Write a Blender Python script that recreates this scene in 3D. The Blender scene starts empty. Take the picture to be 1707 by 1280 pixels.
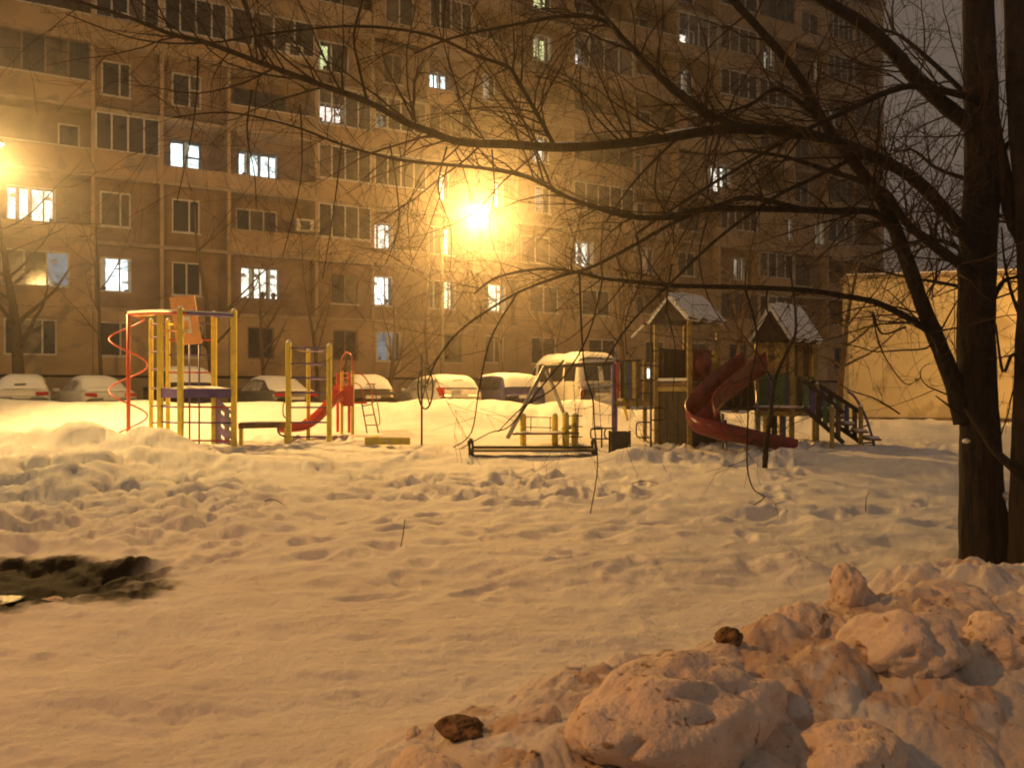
import bpy, bmesh, math, random
import numpy as np
from mathutils import Vector, Matrix, noise as mnoise

# ------------------------------------------------------------------ camera, sky, exposure
scene = bpy.context.scene
F = 1340.0 / 1707.0                      # focal length in image widths
CAMZ = 1.6
cam_d = bpy.data.cameras.new('camera')
cam_d.sensor_fit = 'HORIZONTAL'; cam_d.sensor_width = 36.0; cam_d.lens = 36.0 * F
cam_d.shift_y = 10.0 / 1707.0
cam_d.dof.use_dof = True; cam_d.dof.focus_distance = 18.0; cam_d.dof.aperture_fstop = 10.0
cam_d.clip_start = 0.05; cam_d.clip_end = 2000
cam = bpy.data.objects.new('camera', cam_d); scene.collection.objects.link(cam)
cam.location = (0, 0, CAMZ); cam.rotation_euler = (math.radians(90), 0, 0)
scene.camera = cam

world = bpy.data.worlds.new('World'); scene.world = world; world.use_nodes = True
wn = world.node_tree; wn.nodes.clear()
w_out = wn.nodes.new('ShaderNodeOutputWorld'); w_bg = wn.nodes.new('ShaderNodeBackground')
w_sky = wn.nodes.new('ShaderNodeTexSky'); w_sky.sky_type = 'NISHITA'; w_sky.sun_disc = False
w_sky.sun_elevation = math.radians(-6); w_sky.sun_rotation = math.radians(200)
w_mix = wn.nodes.new('ShaderNodeMix'); w_mix.data_type = 'RGBA'; w_mix.inputs[0].default_value = 0.985
w_mix.inputs[7].default_value = (1.0, 0.76, 0.58, 1)       # low cloud lit by the town
wn.links.new(w_sky.outputs[0], w_mix.inputs[6])
wn.links.new(w_mix.outputs[2], w_bg.inputs[0]); w_bg.inputs[1].default_value = 0.165
wn.links.new(w_bg.outputs[0], w_out.inputs[0])

vs = scene.view_settings
vs.view_transform = 'Standard'; vs.look = 'None'; vs.exposure = 0.12; vs.gamma = 1.0
cy = scene.cycles
cy.use_denoising = True; cy.use_adaptive_sampling = True; cy.adaptive_threshold = .035; cy.adaptive_min_samples = 20
cy.max_bounces = 4; cy.diffuse_bounces = 2; cy.glossy_bounces = 2; cy.transmission_bounces = 3
cy.transparent_max_bounces = 8; cy.volume_bounces = 0; cy.sample_clamp_indirect = 3.0; cy.sample_clamp_direct = 0
cy.caustics_reflective = False; cy.caustics_refractive = False
cy.filter_width = 1.9

# lamps of the place: (bulb position, watts, colour, aim or None, radius)
LAMP_MID = dict(px=(797, 362), d=29.0)
POWER_MID, POWER_SIDE, POWER_WALL, POWER_ROAD = 9000, 8400, 3300, 3700
SODIUM = (1.0, 0.50, 0.12)
HAZE_DENSITY = 0.0048

# ------------------------------------------------------------------ helpers
rnd = random.Random(7)
COL = scene.collection
ORG = {}
def P(x, y, d):
    """photo pixel + distance -> place in metres"""
    return Vector(((x - 853.5) / 1340.0 * d, d, CAMZ + (650.0 - y) / 1340.0 * d))
def XatD(x, d): return (x - 853.5) / 1340.0 * d

def tag(o, label=None, cat=None, group=None, kind=None):
    if label: o['label'] = label
    if cat: o['category'] = cat
    if group: o['group'] = group
    if kind: o['kind'] = kind
    return o
def empty(name, loc, rz=0.0, label=None, cat=None, group=None, local=False):
    o = bpy.data.objects.new(name, None); COL.objects.link(o)
    o.location = loc; o.rotation_euler = (0, 0, rz); o.empty_display_size = 0.2
    ORG[o] = Vector((0, 0, 0)) if local else Vector(loc)
    return tag(o, label, cat, group)

class MB:
    def __init__(s): s.v = []; s.f = []
    def add(s, vs, fs):
        b = len(s.v); s.v += [tuple(p) for p in vs]; s.f += [tuple(i + b for i in f) for f in fs]; return s
    def box(s, x0, x1, y0, y1, z0, z1):
        return s.add([(x0,y0,z0),(x1,y0,z0),(x1,y1,z0),(x0,y1,z0),(x0,y0,z1),(x1,y0,z1),(x1,y1,z1),(x0,y1,z1)],
                     [(0,3,2,1),(4,5,6,7),(0,1,5,4),(1,2,6,5),(2,3,7,6),(3,0,4,7)])
    def hexa(s, q, thick):
        """a quad given by 4 corners thickened by vector thick"""
        q = [Vector(p) for p in q]; t = Vector(thick)
        return s.add([p for p in q] + [p + t for p in q], [(0,3,2,1),(4,5,6,7),(0,1,5,4),(1,2,6,5),(2,3,7,6),(3,0,4,7)])
    def bar(s, a, b, w, h=None, up=(0, 0, 1)):
        a = Vector(a); b = Vector(b); h = h or w
        t = (b - a).normalized(); u = Vector(up)
        if abs(t.dot(u)) > .95: u = Vector((0, 1, 0))
        r = t.cross(u).normalized() * (w / 2); n = r.cross(t).normalized() * (h / 2)
        return s.add([a-r-n, a+r-n, a+r+n, a-r+n, b-r-n, b+r-n, b+r+n, b-r+n],
                     [(0,3,2,1),(4,5,6,7),(0,1,5,4),(1,2,6,5),(2,3,7,6),(3,0,4,7)])
    def tube(s, pts, rad, n=6, cap=True):
        pts = [Vector(p) for p in pts]; m = len(pts)
        if not hasattr(rad, '__len__'): rad = [rad] * m
        base = len(s.v); up = None
        for i, p in enumerate(pts):
            t = (pts[min(i+1, m-1)] - pts[max(i-1, 0)])
            t = t.normalized() if t.length > 1e-9 else Vector((0, 0, 1))
            if up is None:
                up = Vector((0, 0, 1)) if abs(t.z) < .9 else Vector((1, 0, 0))
            r = t.cross(up)
            if r.length < 1e-6: r = t.cross(Vector((0.3, 1, 0.2)))
            r.normalize(); up = r.cross(t).normalized()
            for k in range(n):
                a = 2 * math.pi * k / n
                q = p + (r * math.cos(a) + up * math.sin(a)) * rad[i]
                s.v.append((q.x, q.y, q.z))
        for i in range(m - 1):
            for k in range(n):
                a = base + i*n + k; b = base + i*n + (k+1) % n
                s.f.append((a, b, b + n, a + n))
        if cap:
            s.f.append(tuple(base + k for k in range(n-1, -1, -1)))
            s.f.append(tuple(base + (m-1)*n + k for k in range(n)))
        return s
    def grid(s, rows):
        m = len(rows[0]); base = len(s.v)
        for r in rows: s.v += [tuple(p) for p in r]
        for i in range(len(rows) - 1):
            for j in range(m - 1):
                a = base + i*m + j; s.f.append((a, a+1, a+m+1, a+m))
        return s
    def mesh(s, name, org=Vector((0, 0, 0)), smooth=False):
        me = bpy.data.meshes.new(name)
        me.from_pydata([(p[0]-org[0], p[1]-org[1], p[2]-org[2]) for p in s.v], [], s.f)
        if smooth: me.polygons.foreach_set('use_smooth', [True] * len(me.polygons))
        me.update(); return me
    def build(s, name, mat, parent=None, smooth=False, bevel=0, kind=None):
        org = ORG.get(parent, Vector((0, 0, 0))) if parent else Vector((0, 0, 0))
        me = s.mesh(name, org, smooth); me.materials.append(mat)
        o = bpy.data.objects.new(name, me); COL.objects.link(o)
        if parent: o.parent = parent; ORG[o] = org
        if bevel:
            md = o.modifiers.new('bevel', 'BEVEL'); md.width = bevel; md.segments = 2; md.limit_method = 'ANGLE'
        if kind: o['kind'] = kind
        return o

def link_mesh(name, me, parent, loc=(0, 0, 0)):
    o = bpy.data.objects.new(name, me); COL.objects.link(o); o.parent = parent; o.location = loc
    ORG[o] = ORG.get(parent, Vector((0, 0, 0))); return o

# ------------------------------------------------------------------ materials
def mat(name, col, rough=.6, metal=0.0, var=.12, scale=6.0, bump=0.0, bscale=40.0, emit=None, estr=0, spec=.5, wear=None):
    m = bpy.data.materials.new(name); m.use_nodes = True
    nt = m.node_tree; b = nt.nodes['Principled BSDF']
    b.inputs['Roughness'].default_value = rough; b.inputs['Metallic'].default_value = metal
    b.inputs['Specular IOR Level'].default_value = spec
    tc = nt.nodes.new('ShaderNodeTexCoord')
    nz = nt.nodes.new('ShaderNodeTexNoise'); nz.inputs['Scale'].default_value = scale; nz.inputs['Detail'].default_value = 6
    nt.links.new(tc.outputs['Object'], nz.inputs['Vector'])
    rp = nt.nodes.new('ShaderNodeValToRGB')
    lo = [max(0, c * (1 - var * 1.6)) for c in col]; hi = [min(1, c * (1 + var)) for c in col]
    rp.color_ramp.elements[0].color = (*lo, 1); rp.color_ramp.elements[1].color = (*hi, 1)
    rp.color_ramp.elements[0].position = .3; rp.color_ramp.elements[1].position = .7
    nt.links.new(nz.outputs['Fac'], rp.inputs[0])
    last = rp.outputs[0]
    if wear:
        n2 = nt.nodes.new('ShaderNodeTexNoise'); n2.inputs['Scale'].default_value = wear[1]; n2.inputs['Detail'].default_value = 8
        nt.links.new(tc.outputs['Object'], n2.inputs['Vector'])
        r2 = nt.nodes.new('ShaderNodeValToRGB'); r2.color_ramp.elements[0].position = wear[2]; r2.color_ramp.elements[1].position = wear[2] + .06
        nt.links.new(n2.outputs['Fac'], r2.inputs[0])
        mx = nt.nodes.new('ShaderNodeMix'); mx.data_type = 'RGBA'
        nt.links.new(r2.outputs[0], mx.inputs[0]); nt.links.new(last, mx.inputs[6]); mx.inputs[7].default_value = (*wear[0], 1)
        last = mx.outputs[2]
    nt.links.new(last, b.inputs['Base Color'])
    if bump:
        n3 = nt.nodes.new('ShaderNodeTexNoise'); n3.inputs['Scale'].default_value = bscale; n3.inputs['Detail'].default_value = 5
        nt.links.new(tc.outputs['Object'], n3.inputs['Vector'])
        bp = nt.nodes.new('ShaderNodeBump'); bp.inputs['Strength'].default_value = bump; bp.inputs['Distance'].default_value = .03
        nt.links.new(n3.outputs['Fac'], bp.inputs['Height']); nt.links.new(bp.outputs[0], b.inputs['Normal'])
    if emit:
        b.inputs['Emission Color'].default_value = (*emit, 1); b.inputs['Emission Strength'].default_value = estr
    return m

M = {}
M['snow'] = mat('fresh_snow', (.82, .83, .85), .75, var=.03, scale=3, bump=.35, bscale=25, spec=.25)
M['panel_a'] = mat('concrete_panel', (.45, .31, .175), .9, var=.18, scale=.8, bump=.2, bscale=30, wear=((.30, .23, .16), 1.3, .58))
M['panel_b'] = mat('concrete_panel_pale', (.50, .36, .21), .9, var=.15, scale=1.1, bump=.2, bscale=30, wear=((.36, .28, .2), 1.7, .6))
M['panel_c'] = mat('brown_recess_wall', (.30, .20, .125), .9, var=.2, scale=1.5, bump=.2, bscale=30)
M['slab'] = mat('slab_edge', (.43, .33, .22), .9, var=.2, scale=2)
M['plinth'] = mat('plinth_concrete', (.33, .25, .17), .9, var=.25, scale=1)
M['wframe'] = mat('white_window_frame', (.66, .62, .55), .5, var=.1)
M['bframe'] = mat('brown_window_frame', (.24, .16, .10), .6, var=.2)
M['dframe'] = mat('dark_window_frame', (.06, .06, .06), .6, var=.2)
M['dark_glass'] = mat('dark_glass', (.035, .028, .024), .12, var=.5, scale=1.2, spec=.6)
M['curt_glass'] = mat('dark_curtained_glass', (.13, .095, .065), .25, var=.5, scale=2.2, spec=.6)
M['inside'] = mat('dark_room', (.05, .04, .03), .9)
M['curtain'] = mat('glowing_curtain_cloth', (.5, .45, .38), .9, var=.2, emit=(1, .85, .6), estr=.16)  # faint emission imitates room light coming through the cloth
M['yellow_wall'] = mat('yellow_plaster', (.64, .54, .35), .9, var=.09, scale=.5, bump=.2, bscale=14, wear=((.47, .38, .24), 1.1, .57))
M['stone'] = mat('stone_plinth', (.22, .15, .09), .9, var=.4, scale=2)
M['yellow'] = mat('yellow_paint', (.80, .64, .09), .42, var=.12, scale=5, wear=((.45, .34, .10), 9, .68))
M['purple'] = mat('violet_paint', (.12, .075, .30), .45, var=.2, scale=6, wear=((.2, .17, .28), 10, .68))
M['red'] = mat('red_paint', (.55, .07, .035), .4, var=.15, scale=6, wear=((.35, .12, .08), 9, .68))
M['red_plastic'] = mat('red_plastic', (.48, .035, .03), .28, var=.12, scale=4)
M['orange'] = mat('orange_board', (.80, .40, .16), .55, var=.12, scale=4, wear=((.55, .22, .09), 7, .64))
M['shaded_yellow'] = mat('shaded_worn_yellow_paint', (.40, .30, .08), .5, var=.25, scale=5, wear=((.2, .14, .05), 8, .62))  # yellow paint darkened to put in the shade of the unlit side; random worn spots
M['shaded_red'] = mat('shaded_scuffed_red_plastic', (.21, .022, .02), .33, var=.3, scale=4, wear=((.30, .09, .07), 11, .66))  # red plastic darkened so the colour carries the shade; random scuffs
M['green'] = mat('green_paint', (.10, .20, .10), .5, var=.2)
M['blue'] = mat('blue_paint', (.08, .11, .28), .5, var=.2)
M['white'] = mat('white_paint', (.78, .77, .73), .5, var=.06)
M['black'] = mat('black_iron', (.025, .023, .022), .55, var=.3, scale=8)
M['steel'] = mat('grey_steel', (.35, .34, .33), .4, metal=.6, var=.15)
M['wood'] = mat('old_wood', (.20, .12, .06), .75, var=.3, scale=9, bump=.2, bscale=60)
M['darkwood'] = mat('dark_board', (.04, .026, .018), .7, var=.3, scale=8)
M['bark'] = mat('bark', (.032, .022, .016), .95, var=.45, scale=14, bump=.9, bscale=38)
M['twig'] = mat('twig_bark', (.045, .026, .015), .9, var=.3, scale=10)
M['bark_far'] = mat('far_tree_bark', (.10, .065, .035), .9, var=.3, scale=9)
M['pole'] = mat('lamp_pole_concrete', (.13, .11, .08), .8, var=.12)
M['lamp_body'] = mat('lamp_body', (.22, .21, .2), .5)
M['lamp_glow'] = mat('lamp_glass', (1, .9, .7), .4, emit=(1.0, .80, .42), estr=120)
M['tyre'] = mat('tyre', (.02, .02, .02), .8)
M['tail'] = mat('tail_light', (.45, .02, .015), .15, var=.2)
M['carglass'] = mat('car_glass', (.02, .02, .022), .08, var=.3, spec=.7)
M['frost'] = mat('frosted_car_glass', (.36, .34, .31), .5, var=.4, scale=5)
M['plate'] = mat('number_plate', (.62, .6, .55), .5, var=.15, scale=20)
def fissured(m):
    nt = m.node_tree; tc = [n for n in nt.nodes if n.type == 'TEX_COORD'][0]
    mp = nt.nodes.new('ShaderNodeMapping'); mp.inputs['Scale'].default_value = (1, 1, .16); nt.links.new(tc.outputs['Object'], mp.inputs['Vector'])
    for n in nt.nodes:
        if n.type == 'TEX_NOISE': nt.links.new(mp.outputs[0], n.inputs['Vector']); n.inputs['Roughness'].default_value = .65
        if n.type == 'BUMP': n.inputs['Distance'].default_value = .06
M['bark'] = mat('bark', (.028, .020, .015), .95, var=.6, scale=18, bump=1.0, bscale=30); fissured(M['bark'])
M['water'] = mat('melt_water', (.012, .010, .008), .10, var=.3, bump=.5, bscale=14, spec=.3)

def lit_mat(name, col, s, curtain=.6):
    m = bpy.data.materials.new(name); m.use_nodes = True; nt = m.node_tree; nt.nodes.clear()
    out = nt.nodes.new('ShaderNodeOutputMaterial'); em = nt.nodes.new('ShaderNodeEmission')
    tc = nt.nodes.new('ShaderNodeTexCoord'); nz = nt.nodes.new('ShaderNodeTexNoise'); nz.inputs['Scale'].default_value = 2.6; nz.inputs['Detail'].default_value = 5
    nt.links.new(tc.outputs['Object'], nz.inputs['Vector'])
    rp = nt.nodes.new('ShaderNodeValToRGB')
    rp.color_ramp.elements[0].position = .35; rp.color_ramp.elements[1].position = .62
    rp.color_ramp.elements[0].color = (*[c * (1 - curtain) for c in col], 1); rp.color_ramp.elements[1].color = (*col, 1)
    nt.links.new(nz.outputs['Fac'], rp.inputs[0]); nt.links.new(rp.outputs[0], em.inputs[0]); em.inputs[1].default_value = s
    nt.links.new(em.outputs[0], out.inputs[0]); return m
M['lit_cool'] = lit_mat('lit_room_cool', (.85, .98, 1.0), 3.2)
M['lit_white'] = lit_mat('lit_room_white', (1.0, .93, .78), 2.6)
M['lit_warm'] = lit_mat('lit_room_warm', (1.0, .86, .5), 3.6)
M['lit_green'] = lit_mat('lit_room_greenish', (.85, .86, .38), 1.7)
M['lit_pink'] = lit_mat('lit_room_pinkish', (1.0, .78, .7), 3.2)
M['lit_red'] = lit_mat('lit_room_reddish', (.8, .32, .14), .7, .6)
M['lit_dim'] = lit_mat('lit_room_dim', (.75, .66, .5), .7, .6)
M['lit_blue'] = lit_mat('lit_room_bluish', (.5, .6, .7), .45, .4)
def glass_mat():
    m = bpy.data.materials.new('clear_window_glass'); m.use_nodes = True; nt = m.node_tree; nt.nodes.clear()
    out = nt.nodes.new('ShaderNodeOutputMaterial'); mx = nt.nodes.new('ShaderNodeMixShader')
    t = nt.nodes.new('ShaderNodeBsdfTransparent'); g = nt.nodes.new('ShaderNodeBsdfGlossy'); g.inputs['Roughness'].default_value = .05
    t.inputs[0].default_value = (.93, .95, .94, 1); mx.inputs[0].default_value = .07
    nt.links.new(t.outputs[0], mx.inputs[1]); nt.links.new(g.outputs[0], mx.inputs[2]); nt.links.new(mx.outputs[0], out.inputs[0]); return m
M['clear_glass'] = glass_mat()

# ------------------------------------------------------------------ ground: noise and height
def _h(ix, iy, seed):
    n = (ix.astype(np.int64) * 374761393 + iy.astype(np.int64) * 668265263 + seed * 1442695041) & 0x7fffffff
    n = ((n ^ (n >> 13)) * 1274126177) & 0x7fffffff
    n = ((n ^ (n >> 15)) * 461845907) & 0x7fffffff
    return ((n ^ (n >> 14)) & 0xffffff) / float(0xffffff)
def vnoise(x, y, seed=0):
    ix = np.floor(x); iy = np.floor(y); fx = x - ix; fy = y - iy
    fx = fx*fx*fx*(fx*(fx*6-15)+10); fy = fy*fy*fy*(fy*(fy*6-15)+10)
    a = _h(ix, iy, seed); b = _h(ix+1, iy, seed); c = _h(ix, iy+1, seed); d = _h(ix+1, iy+1, seed)
    return (a*(1-fx)+b*fx)*(1-fy) + (c*(1-fx)+d*fx)*fy
def fbm(x, y, seed=0, oct=4, gain=.5):
    t = 0; a = 1; n = 0
    for o in range(oct):
        t = t + a * (vnoise(x, y, seed + o*17) - .5); n += a; a *= gain
        x, y = (x*1.62 - y*1.18) + 3.1, (x*1.18 + y*1.62) + 1.7
    return t / n * 2
def sstep(a, b, x):
    t = np.clip((x - a) / (b - a), 0, 1); return t*t*(3-2*t)
def dents(x, y, cell, prob, seed, asp=1.6, size=.42):
    """foot prints: oval hollows with a soft rim; returns about -1..0.25"""
    gx = x / cell; gy = y / cell; ix = np.floor(gx); iy = np.floor(gy); out = np.zeros_like(x)
    for ox in (-1, 0, 1):
        for oy in (-1, 0, 1):
            cx = ix + ox; cyy = iy + oy
            px = cx + .15 + .7*_h(cx, cyy, seed); py = cyy + .15 + .7*_h(cx, cyy, seed+1)
            on = (_h(cx, cyy, seed+2) < prob); an = _h(cx, cyy, seed+3) * 6.283
            sz = size * (.6 + .8*_h(cx, cyy, seed+4)); dp = .35 + .65*_h(cx, cyy, seed+5)
            dx = gx - px; dy = gy - py; c = np.cos(an); s = np.sin(an)
            u = (dx*c + dy*s) / (sz*asp); v = (-dx*s + dy*c) / sz
            r2 = u*u + v*v
            out = out + on * dp * (-np.exp(-r2*r2*3.2) + .3*np.exp(-(np.sqrt(r2)-1.15)**2*9))
    return out
def lumps(x, y, cell, seed, prob=.9):
    """rounded clods: 0..1"""
    gx = x / cell; gy = y / cell; ix = np.floor(gx); iy = np.floor(gy); out = np.zeros_like(x)
    for ox in (-1, 0, 1):
        for oy in (-1, 0, 1):
            cx = ix + ox; cyy = iy + oy
            px = cx + _h(cx, cyy, seed); py = cyy + _h(cx, cyy, seed+1)
            r = .35 + .5*_h(cx, cyy, seed+2); on = _h(cx, cyy, seed+3) < prob
            asp = .7 + .7*_h(cx, cyy, seed+4); an = _h(cx, cyy, seed+5)*6.283; c = np.cos(an); s = np.sin(an)
            dx = gx - px; dy = gy - py
            d2 = ((dx*c + dy*s)/(r*asp))**2 + ((-dx*s + dy*c)/r)**2
            out = np.maximum(out, on * r * np.sqrt(np.clip(1 - d2, 0, 1)))
    return out
BX = np.array([-400,-100,0,100,230,330,450,560,660,700,770,810,850,895,950,985,1012,1045,1075,1110,1180,1300,1420,1600,2000], float)
BYc = 2.0 + np.array([660,660,663,668,666,671,667,669,668,663,663,665,667,674,664,663,672,682,680,676,684,690,697,700,700], float)
BANK_X = (BX - 853.5) / 1340 * 24.3; BANK_Z = CAMZ + (650 - BYc) / 1340 * 24.3
PUD = (-4.45, 6.35)
def pile_ridge(X, Y):
    """ploughed bank along the road in front of the camera: returns crest height field 0..1 and along coordinate"""
    ax, ay, bx, by = -0.75, 2.55, 3.6, 5.15
    L = math.hypot(bx-ax, by-ay); ux, uy = (bx-ax)/L, (by-ay)/L
    t = (X-ax)*ux + (Y-ay)*uy; n = -(X-ax)*uy + (Y-ay)*ux
    return t / L, n
def warp(X, Y, k, f, seed): return X + k*fbm(X*f, Y*f, seed, 2), Y + k*fbm(X*f + 31.7, Y*f + 11.3, seed+1, 2)
def height(X, Y):
    X = np.asarray(X, float).copy(); Y = np.asarray(Y, float).copy()
    z = np.interp(Y, [-5,0,5,9,12,17,19,20.5,22,26,32,45], [0,0,.02,.08,.17,.32,.38,.48,.5,.48,.6,.9])
    def lay(mask, fn):
        """add a relief layer only where its mask is not zero"""
        i = np.nonzero(np.abs(mask) > 1e-3)[0]
        if len(i): z[i] += mask[i] * fn(X[i], Y[i])
    near = ((Y > 1.2) & (Y < 40) & (np.abs(X) < 40)).astype(float)
    lay(near * sstep(2, 8, Y), lambda x, y: .05 * fbm(x*.25, y*.25, 3, 3))
    # cleared-snow bank before the parked cars
    zc = np.interp(X, BANK_X, BANK_Z)
    yc = 24.3 + .5*fbm(X*.35, Y*0, 11, 2)
    front = sstep(0, 1, (Y - (yc-3.6)) / 3.6) ** 1.15; back = 1 - sstep(0, 1, (Y - yc - .25) / 1.9)
    bk = np.where(Y < yc, front, np.where(Y < yc+.25, 1, back)) * (X < 14)
    z = z + np.clip(zc - z, 0, 2) * bk
    lay(bk * (1 - .75*sstep(.75, 1, bk)), lambda x, y: .10*fbm(x*.9, y*.9, 21, 4))
    midb = bk * sstep(.02, .25, bk) * (1 - .85*sstep(.75, 1.0, bk))
    def f(x, y):
        x, y = warp(x, y, .2, 1.6, 33); return (.55 + .45*sstep(-7, -5, x)) * (.26*lumps(x, y, .8, 31, .5) + .16*dents(x, y, .7, .5, 37) + .09*lumps(x, y, .3, 35, .45) + .07*fbm(x*2.2, y*2.2, 36, 4)) - .05
    lay(midb, f)
    # shovelled heap on the left of the climbing frame
    lm = (1 - sstep(-6.6, -5.0, X + .14*(Y-13))) * sstep(10.2, 12.6, Y) * (1 - sstep(15.9, 16.9, Y))
    def f(x, y):
        x, y = warp(x, y, .25, 1.4, 45)
        return .12 + .17*fbm(x*.45, y*.5, 41, 3) + .28*lumps(x, y, 1.05, 43, .7) + .14*lumps(x, y, .5, 47, .75) + .06*lumps(x, y, .22, 48, .7) + .02*fbm(x*6, y*6, 49, 3)
    lay(lm, f)
    for cx, cyy, ax, ay, h in ((-8.55, 16.0, .75, .55, .42), (-10.6, 16.3, 1.5, .7, .38), (-6.7, 15.4, .8, .5, .12), (-4.9, 14.6, 1.7, .9, .15), (2.3, 15.2, .7, .4, .22), (5.4, 15.6, .9, .35, .16)):
        z = z + h*np.exp(-(((X-cx)/ax)**2 + ((Y-cyy)/ay)**2))
    # walked-over snow
    tr = near * sstep(5.0, 6.5, Y) * (1 - sstep(19.5, 21, Y)) * (1 - lm)
    i = np.nonzero(tr > 0)[0]; x, y = X[i], Y[i]
    tr[i] *= sstep(-.12, .25, fbm(x*.23, y*.33, 51, 3) + .32*sstep(10.0, 12.0, y)*(1-sstep(17.5, 19, y)) - .22*sstep(3, 5.5, x) - .12 + .38*(1-sstep(-6, -2.5, x))*sstep(7.2, 8.5, y))
    tr[i] *= .3 + .7*sstep(-.15, .2, fbm(x*.8, y*.8, 53, 3))
    def f(x, y):
        x, y = warp(x, y, .16, 2.1, 63)
        return .11*dents(x, y, .46, .6, 61, 2.0, .36) + .08*dents(x, y, .78, .5, 67, 2.2, .34) + .05*fbm(x*1.9, y*1.9, 71, 3) + .08*lumps(x, y, .42, 73, .2) + .05*lumps(x, y, .2, 74, .3) + .03*lumps(x, y, .11, 76, .35) + .014*fbm(x*9, y*9, 77, 3)
    lay(tr, f)
    rough = (1-sstep(-4.3, -1.6, X)) * sstep(7.2, 8.5, Y) * (1 - sstep(11.2, 12.6, Y)) * near
    def f(x, y):
        x, y = warp(x, y, .14, 2.4, 85); return .11*lumps(x, y, .5, 81, .6) + .07*lumps(x, y, .24, 83, .7) + .03*lumps(x, y, .11, 84, .6) + .10*dents(x, y, .6, .5, 89)
    lay(rough, f)
    # lines of steps crossing the smooth field
    for (x0, y0, x1, y1, n, dep, sd) in ((-3.2, 6.6, 1.0, 11.4, 14, .075, 5), (1.0, 8.8, 5.2, 10.4, 12, .04, 6), (3.3, 9.8, 4.9, 14.4, 10, .05, 7), (-1.9, 8.4, -.2, 5.9, 6, .03, 8), (-1.2, 6.0, .6, 7.2, 4, .035, 9)):
        rr = random.Random(sd)
        for i in range(n):
            t = (i + .5) / n; cx = x0 + (x1-x0)*t + rr.uniform(-.18, .18) + (.13 if i % 2 else -.13); cyy = y0 + (y1-y0)*t + rr.uniform(-.2, .2)
            a = math.atan2(y1-y0, x1-x0) + rr.uniform(-.4, .4); c, s = math.cos(a), math.sin(a); la = rr.uniform(.16, .30); wb = rr.uniform(.09, .15); dp = dep*rr.uniform(.5, 1.2)
            k = np.nonzero((np.abs(X-cx) < 1) & (np.abs(Y-cyy) < 1))[0]
            if not len(k): continue
            x, y = warp(X[k], Y[k], .09, 3.1, 107)
            u = ((x-cx)*c + (y-cyy)*s)/la; v = (-(x-cx)*s + (y-cyy)*c)/wb; r2 = u*u + v*v
            z[k] += dp * (-np.exp(-r2*r2*1.2) + .28*np.exp(-(np.sqrt(r2)-1.25)**2*7))
    # wind ripples and soft unevenness of the untouched snow
    sm = sstep(1.5, 3, Y) * (1 - sstep(19, 22, Y)) * near
    def f(x, y):
        return .04*fbm(x*.9 + y*.5, y*1.6 - x*.6, 91, 4) + .034*fbm(x*1.1 - y*1.6, y*2.9 + x*.7, 95, 5, .6) + .012*fbm(x*6, y*9, 97, 4, .65)
    lay(sm, f)
    def f(x, y):
        x, y = warp(x, y, .2, 1.8, 65); return (.05 * dents(x, y, .85, .4, 99) + .035*dents(x, y, .42, .3, 98, 1.8, .36)) * (.25 + .75*sstep(5.5, 8.5, y))
    lay(sm * (1 - .5*sstep(10, 12, Y)), f)
    # melted hole with water
    pd_ = near * ((np.abs(X-PUD[0]) < 4) & (np.abs(Y-PUD[1]) < 3))
    def f(x, y):
        pr = pud_r(x, y)
        return -.085 * (1 - sstep(.5, 1.15, pr)) + .012*np.exp(-((pr-1.2)/.17)**2) + (.05*lumps(x, y, .17, 103, .7) + .03*lumps(x, y, .09, 105, .7)) * np.exp(-((pr-.95)/.3)**2)
    lay(pd_, f)
    # road bank in the foreground
    t, n = pile_ridge(X, Y); sel = near * (Y < 9) * (np.abs(n) < 3.4) * (t > -.5)
    def f(x, y):
        t, n = pile_ridge(x, y)
        t = t + .05*fbm(x*1.1, y*1.1, 111, 2); nn = n + .22*fbm(x*.8, y*.8, 113, 2)
        crest = np.interp(t, [-.16, 0, .12, .3, .5, .75, 1, 1.4, 2.2], [0, .16, .30, .36, .44, .5, .5, .5, .48])
        side = np.where(nn > 0, 1 - sstep(.05, 1.0 , nn), 1 - .9*sstep(0.25, 2.0, -nn))
        e = np.clip(side * (crest / .5) * 1.3, 0, 1)
        xw, yw = warp(x, y, .13, 2.6, 129); xv, yv = warp(xw, yw, .05, 8, 131)
        return crest*side + e * (.15*lumps(xw, yw, .66, 121, .65) + .075*lumps(xv, yv, .3, 123, .5) + .035*lumps(xv, yv, .13, 125, .5) - .05*dents(xw, yw, .3, .3, 126) + .03*fbm(x*6, y*6, 127, 4, .6) - .035*np.abs(fbm(xw*3.2, yw*3.2, 133, 3)) - .022*np.abs(fbm(x*11, y*11, 135, 3, .6)) - .06)
    lay(sel, f)
    return z
def pud_r(x, y): return np.sqrt(((x-PUD[0])/1.55)**2 + ((y-PUD[1])/.95)**2) + .30*fbm(x*1.3, y*1.3, 101, 4)
def gz(x, y): return float(height(np.array([x]), np.array([y]))[0])

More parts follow.
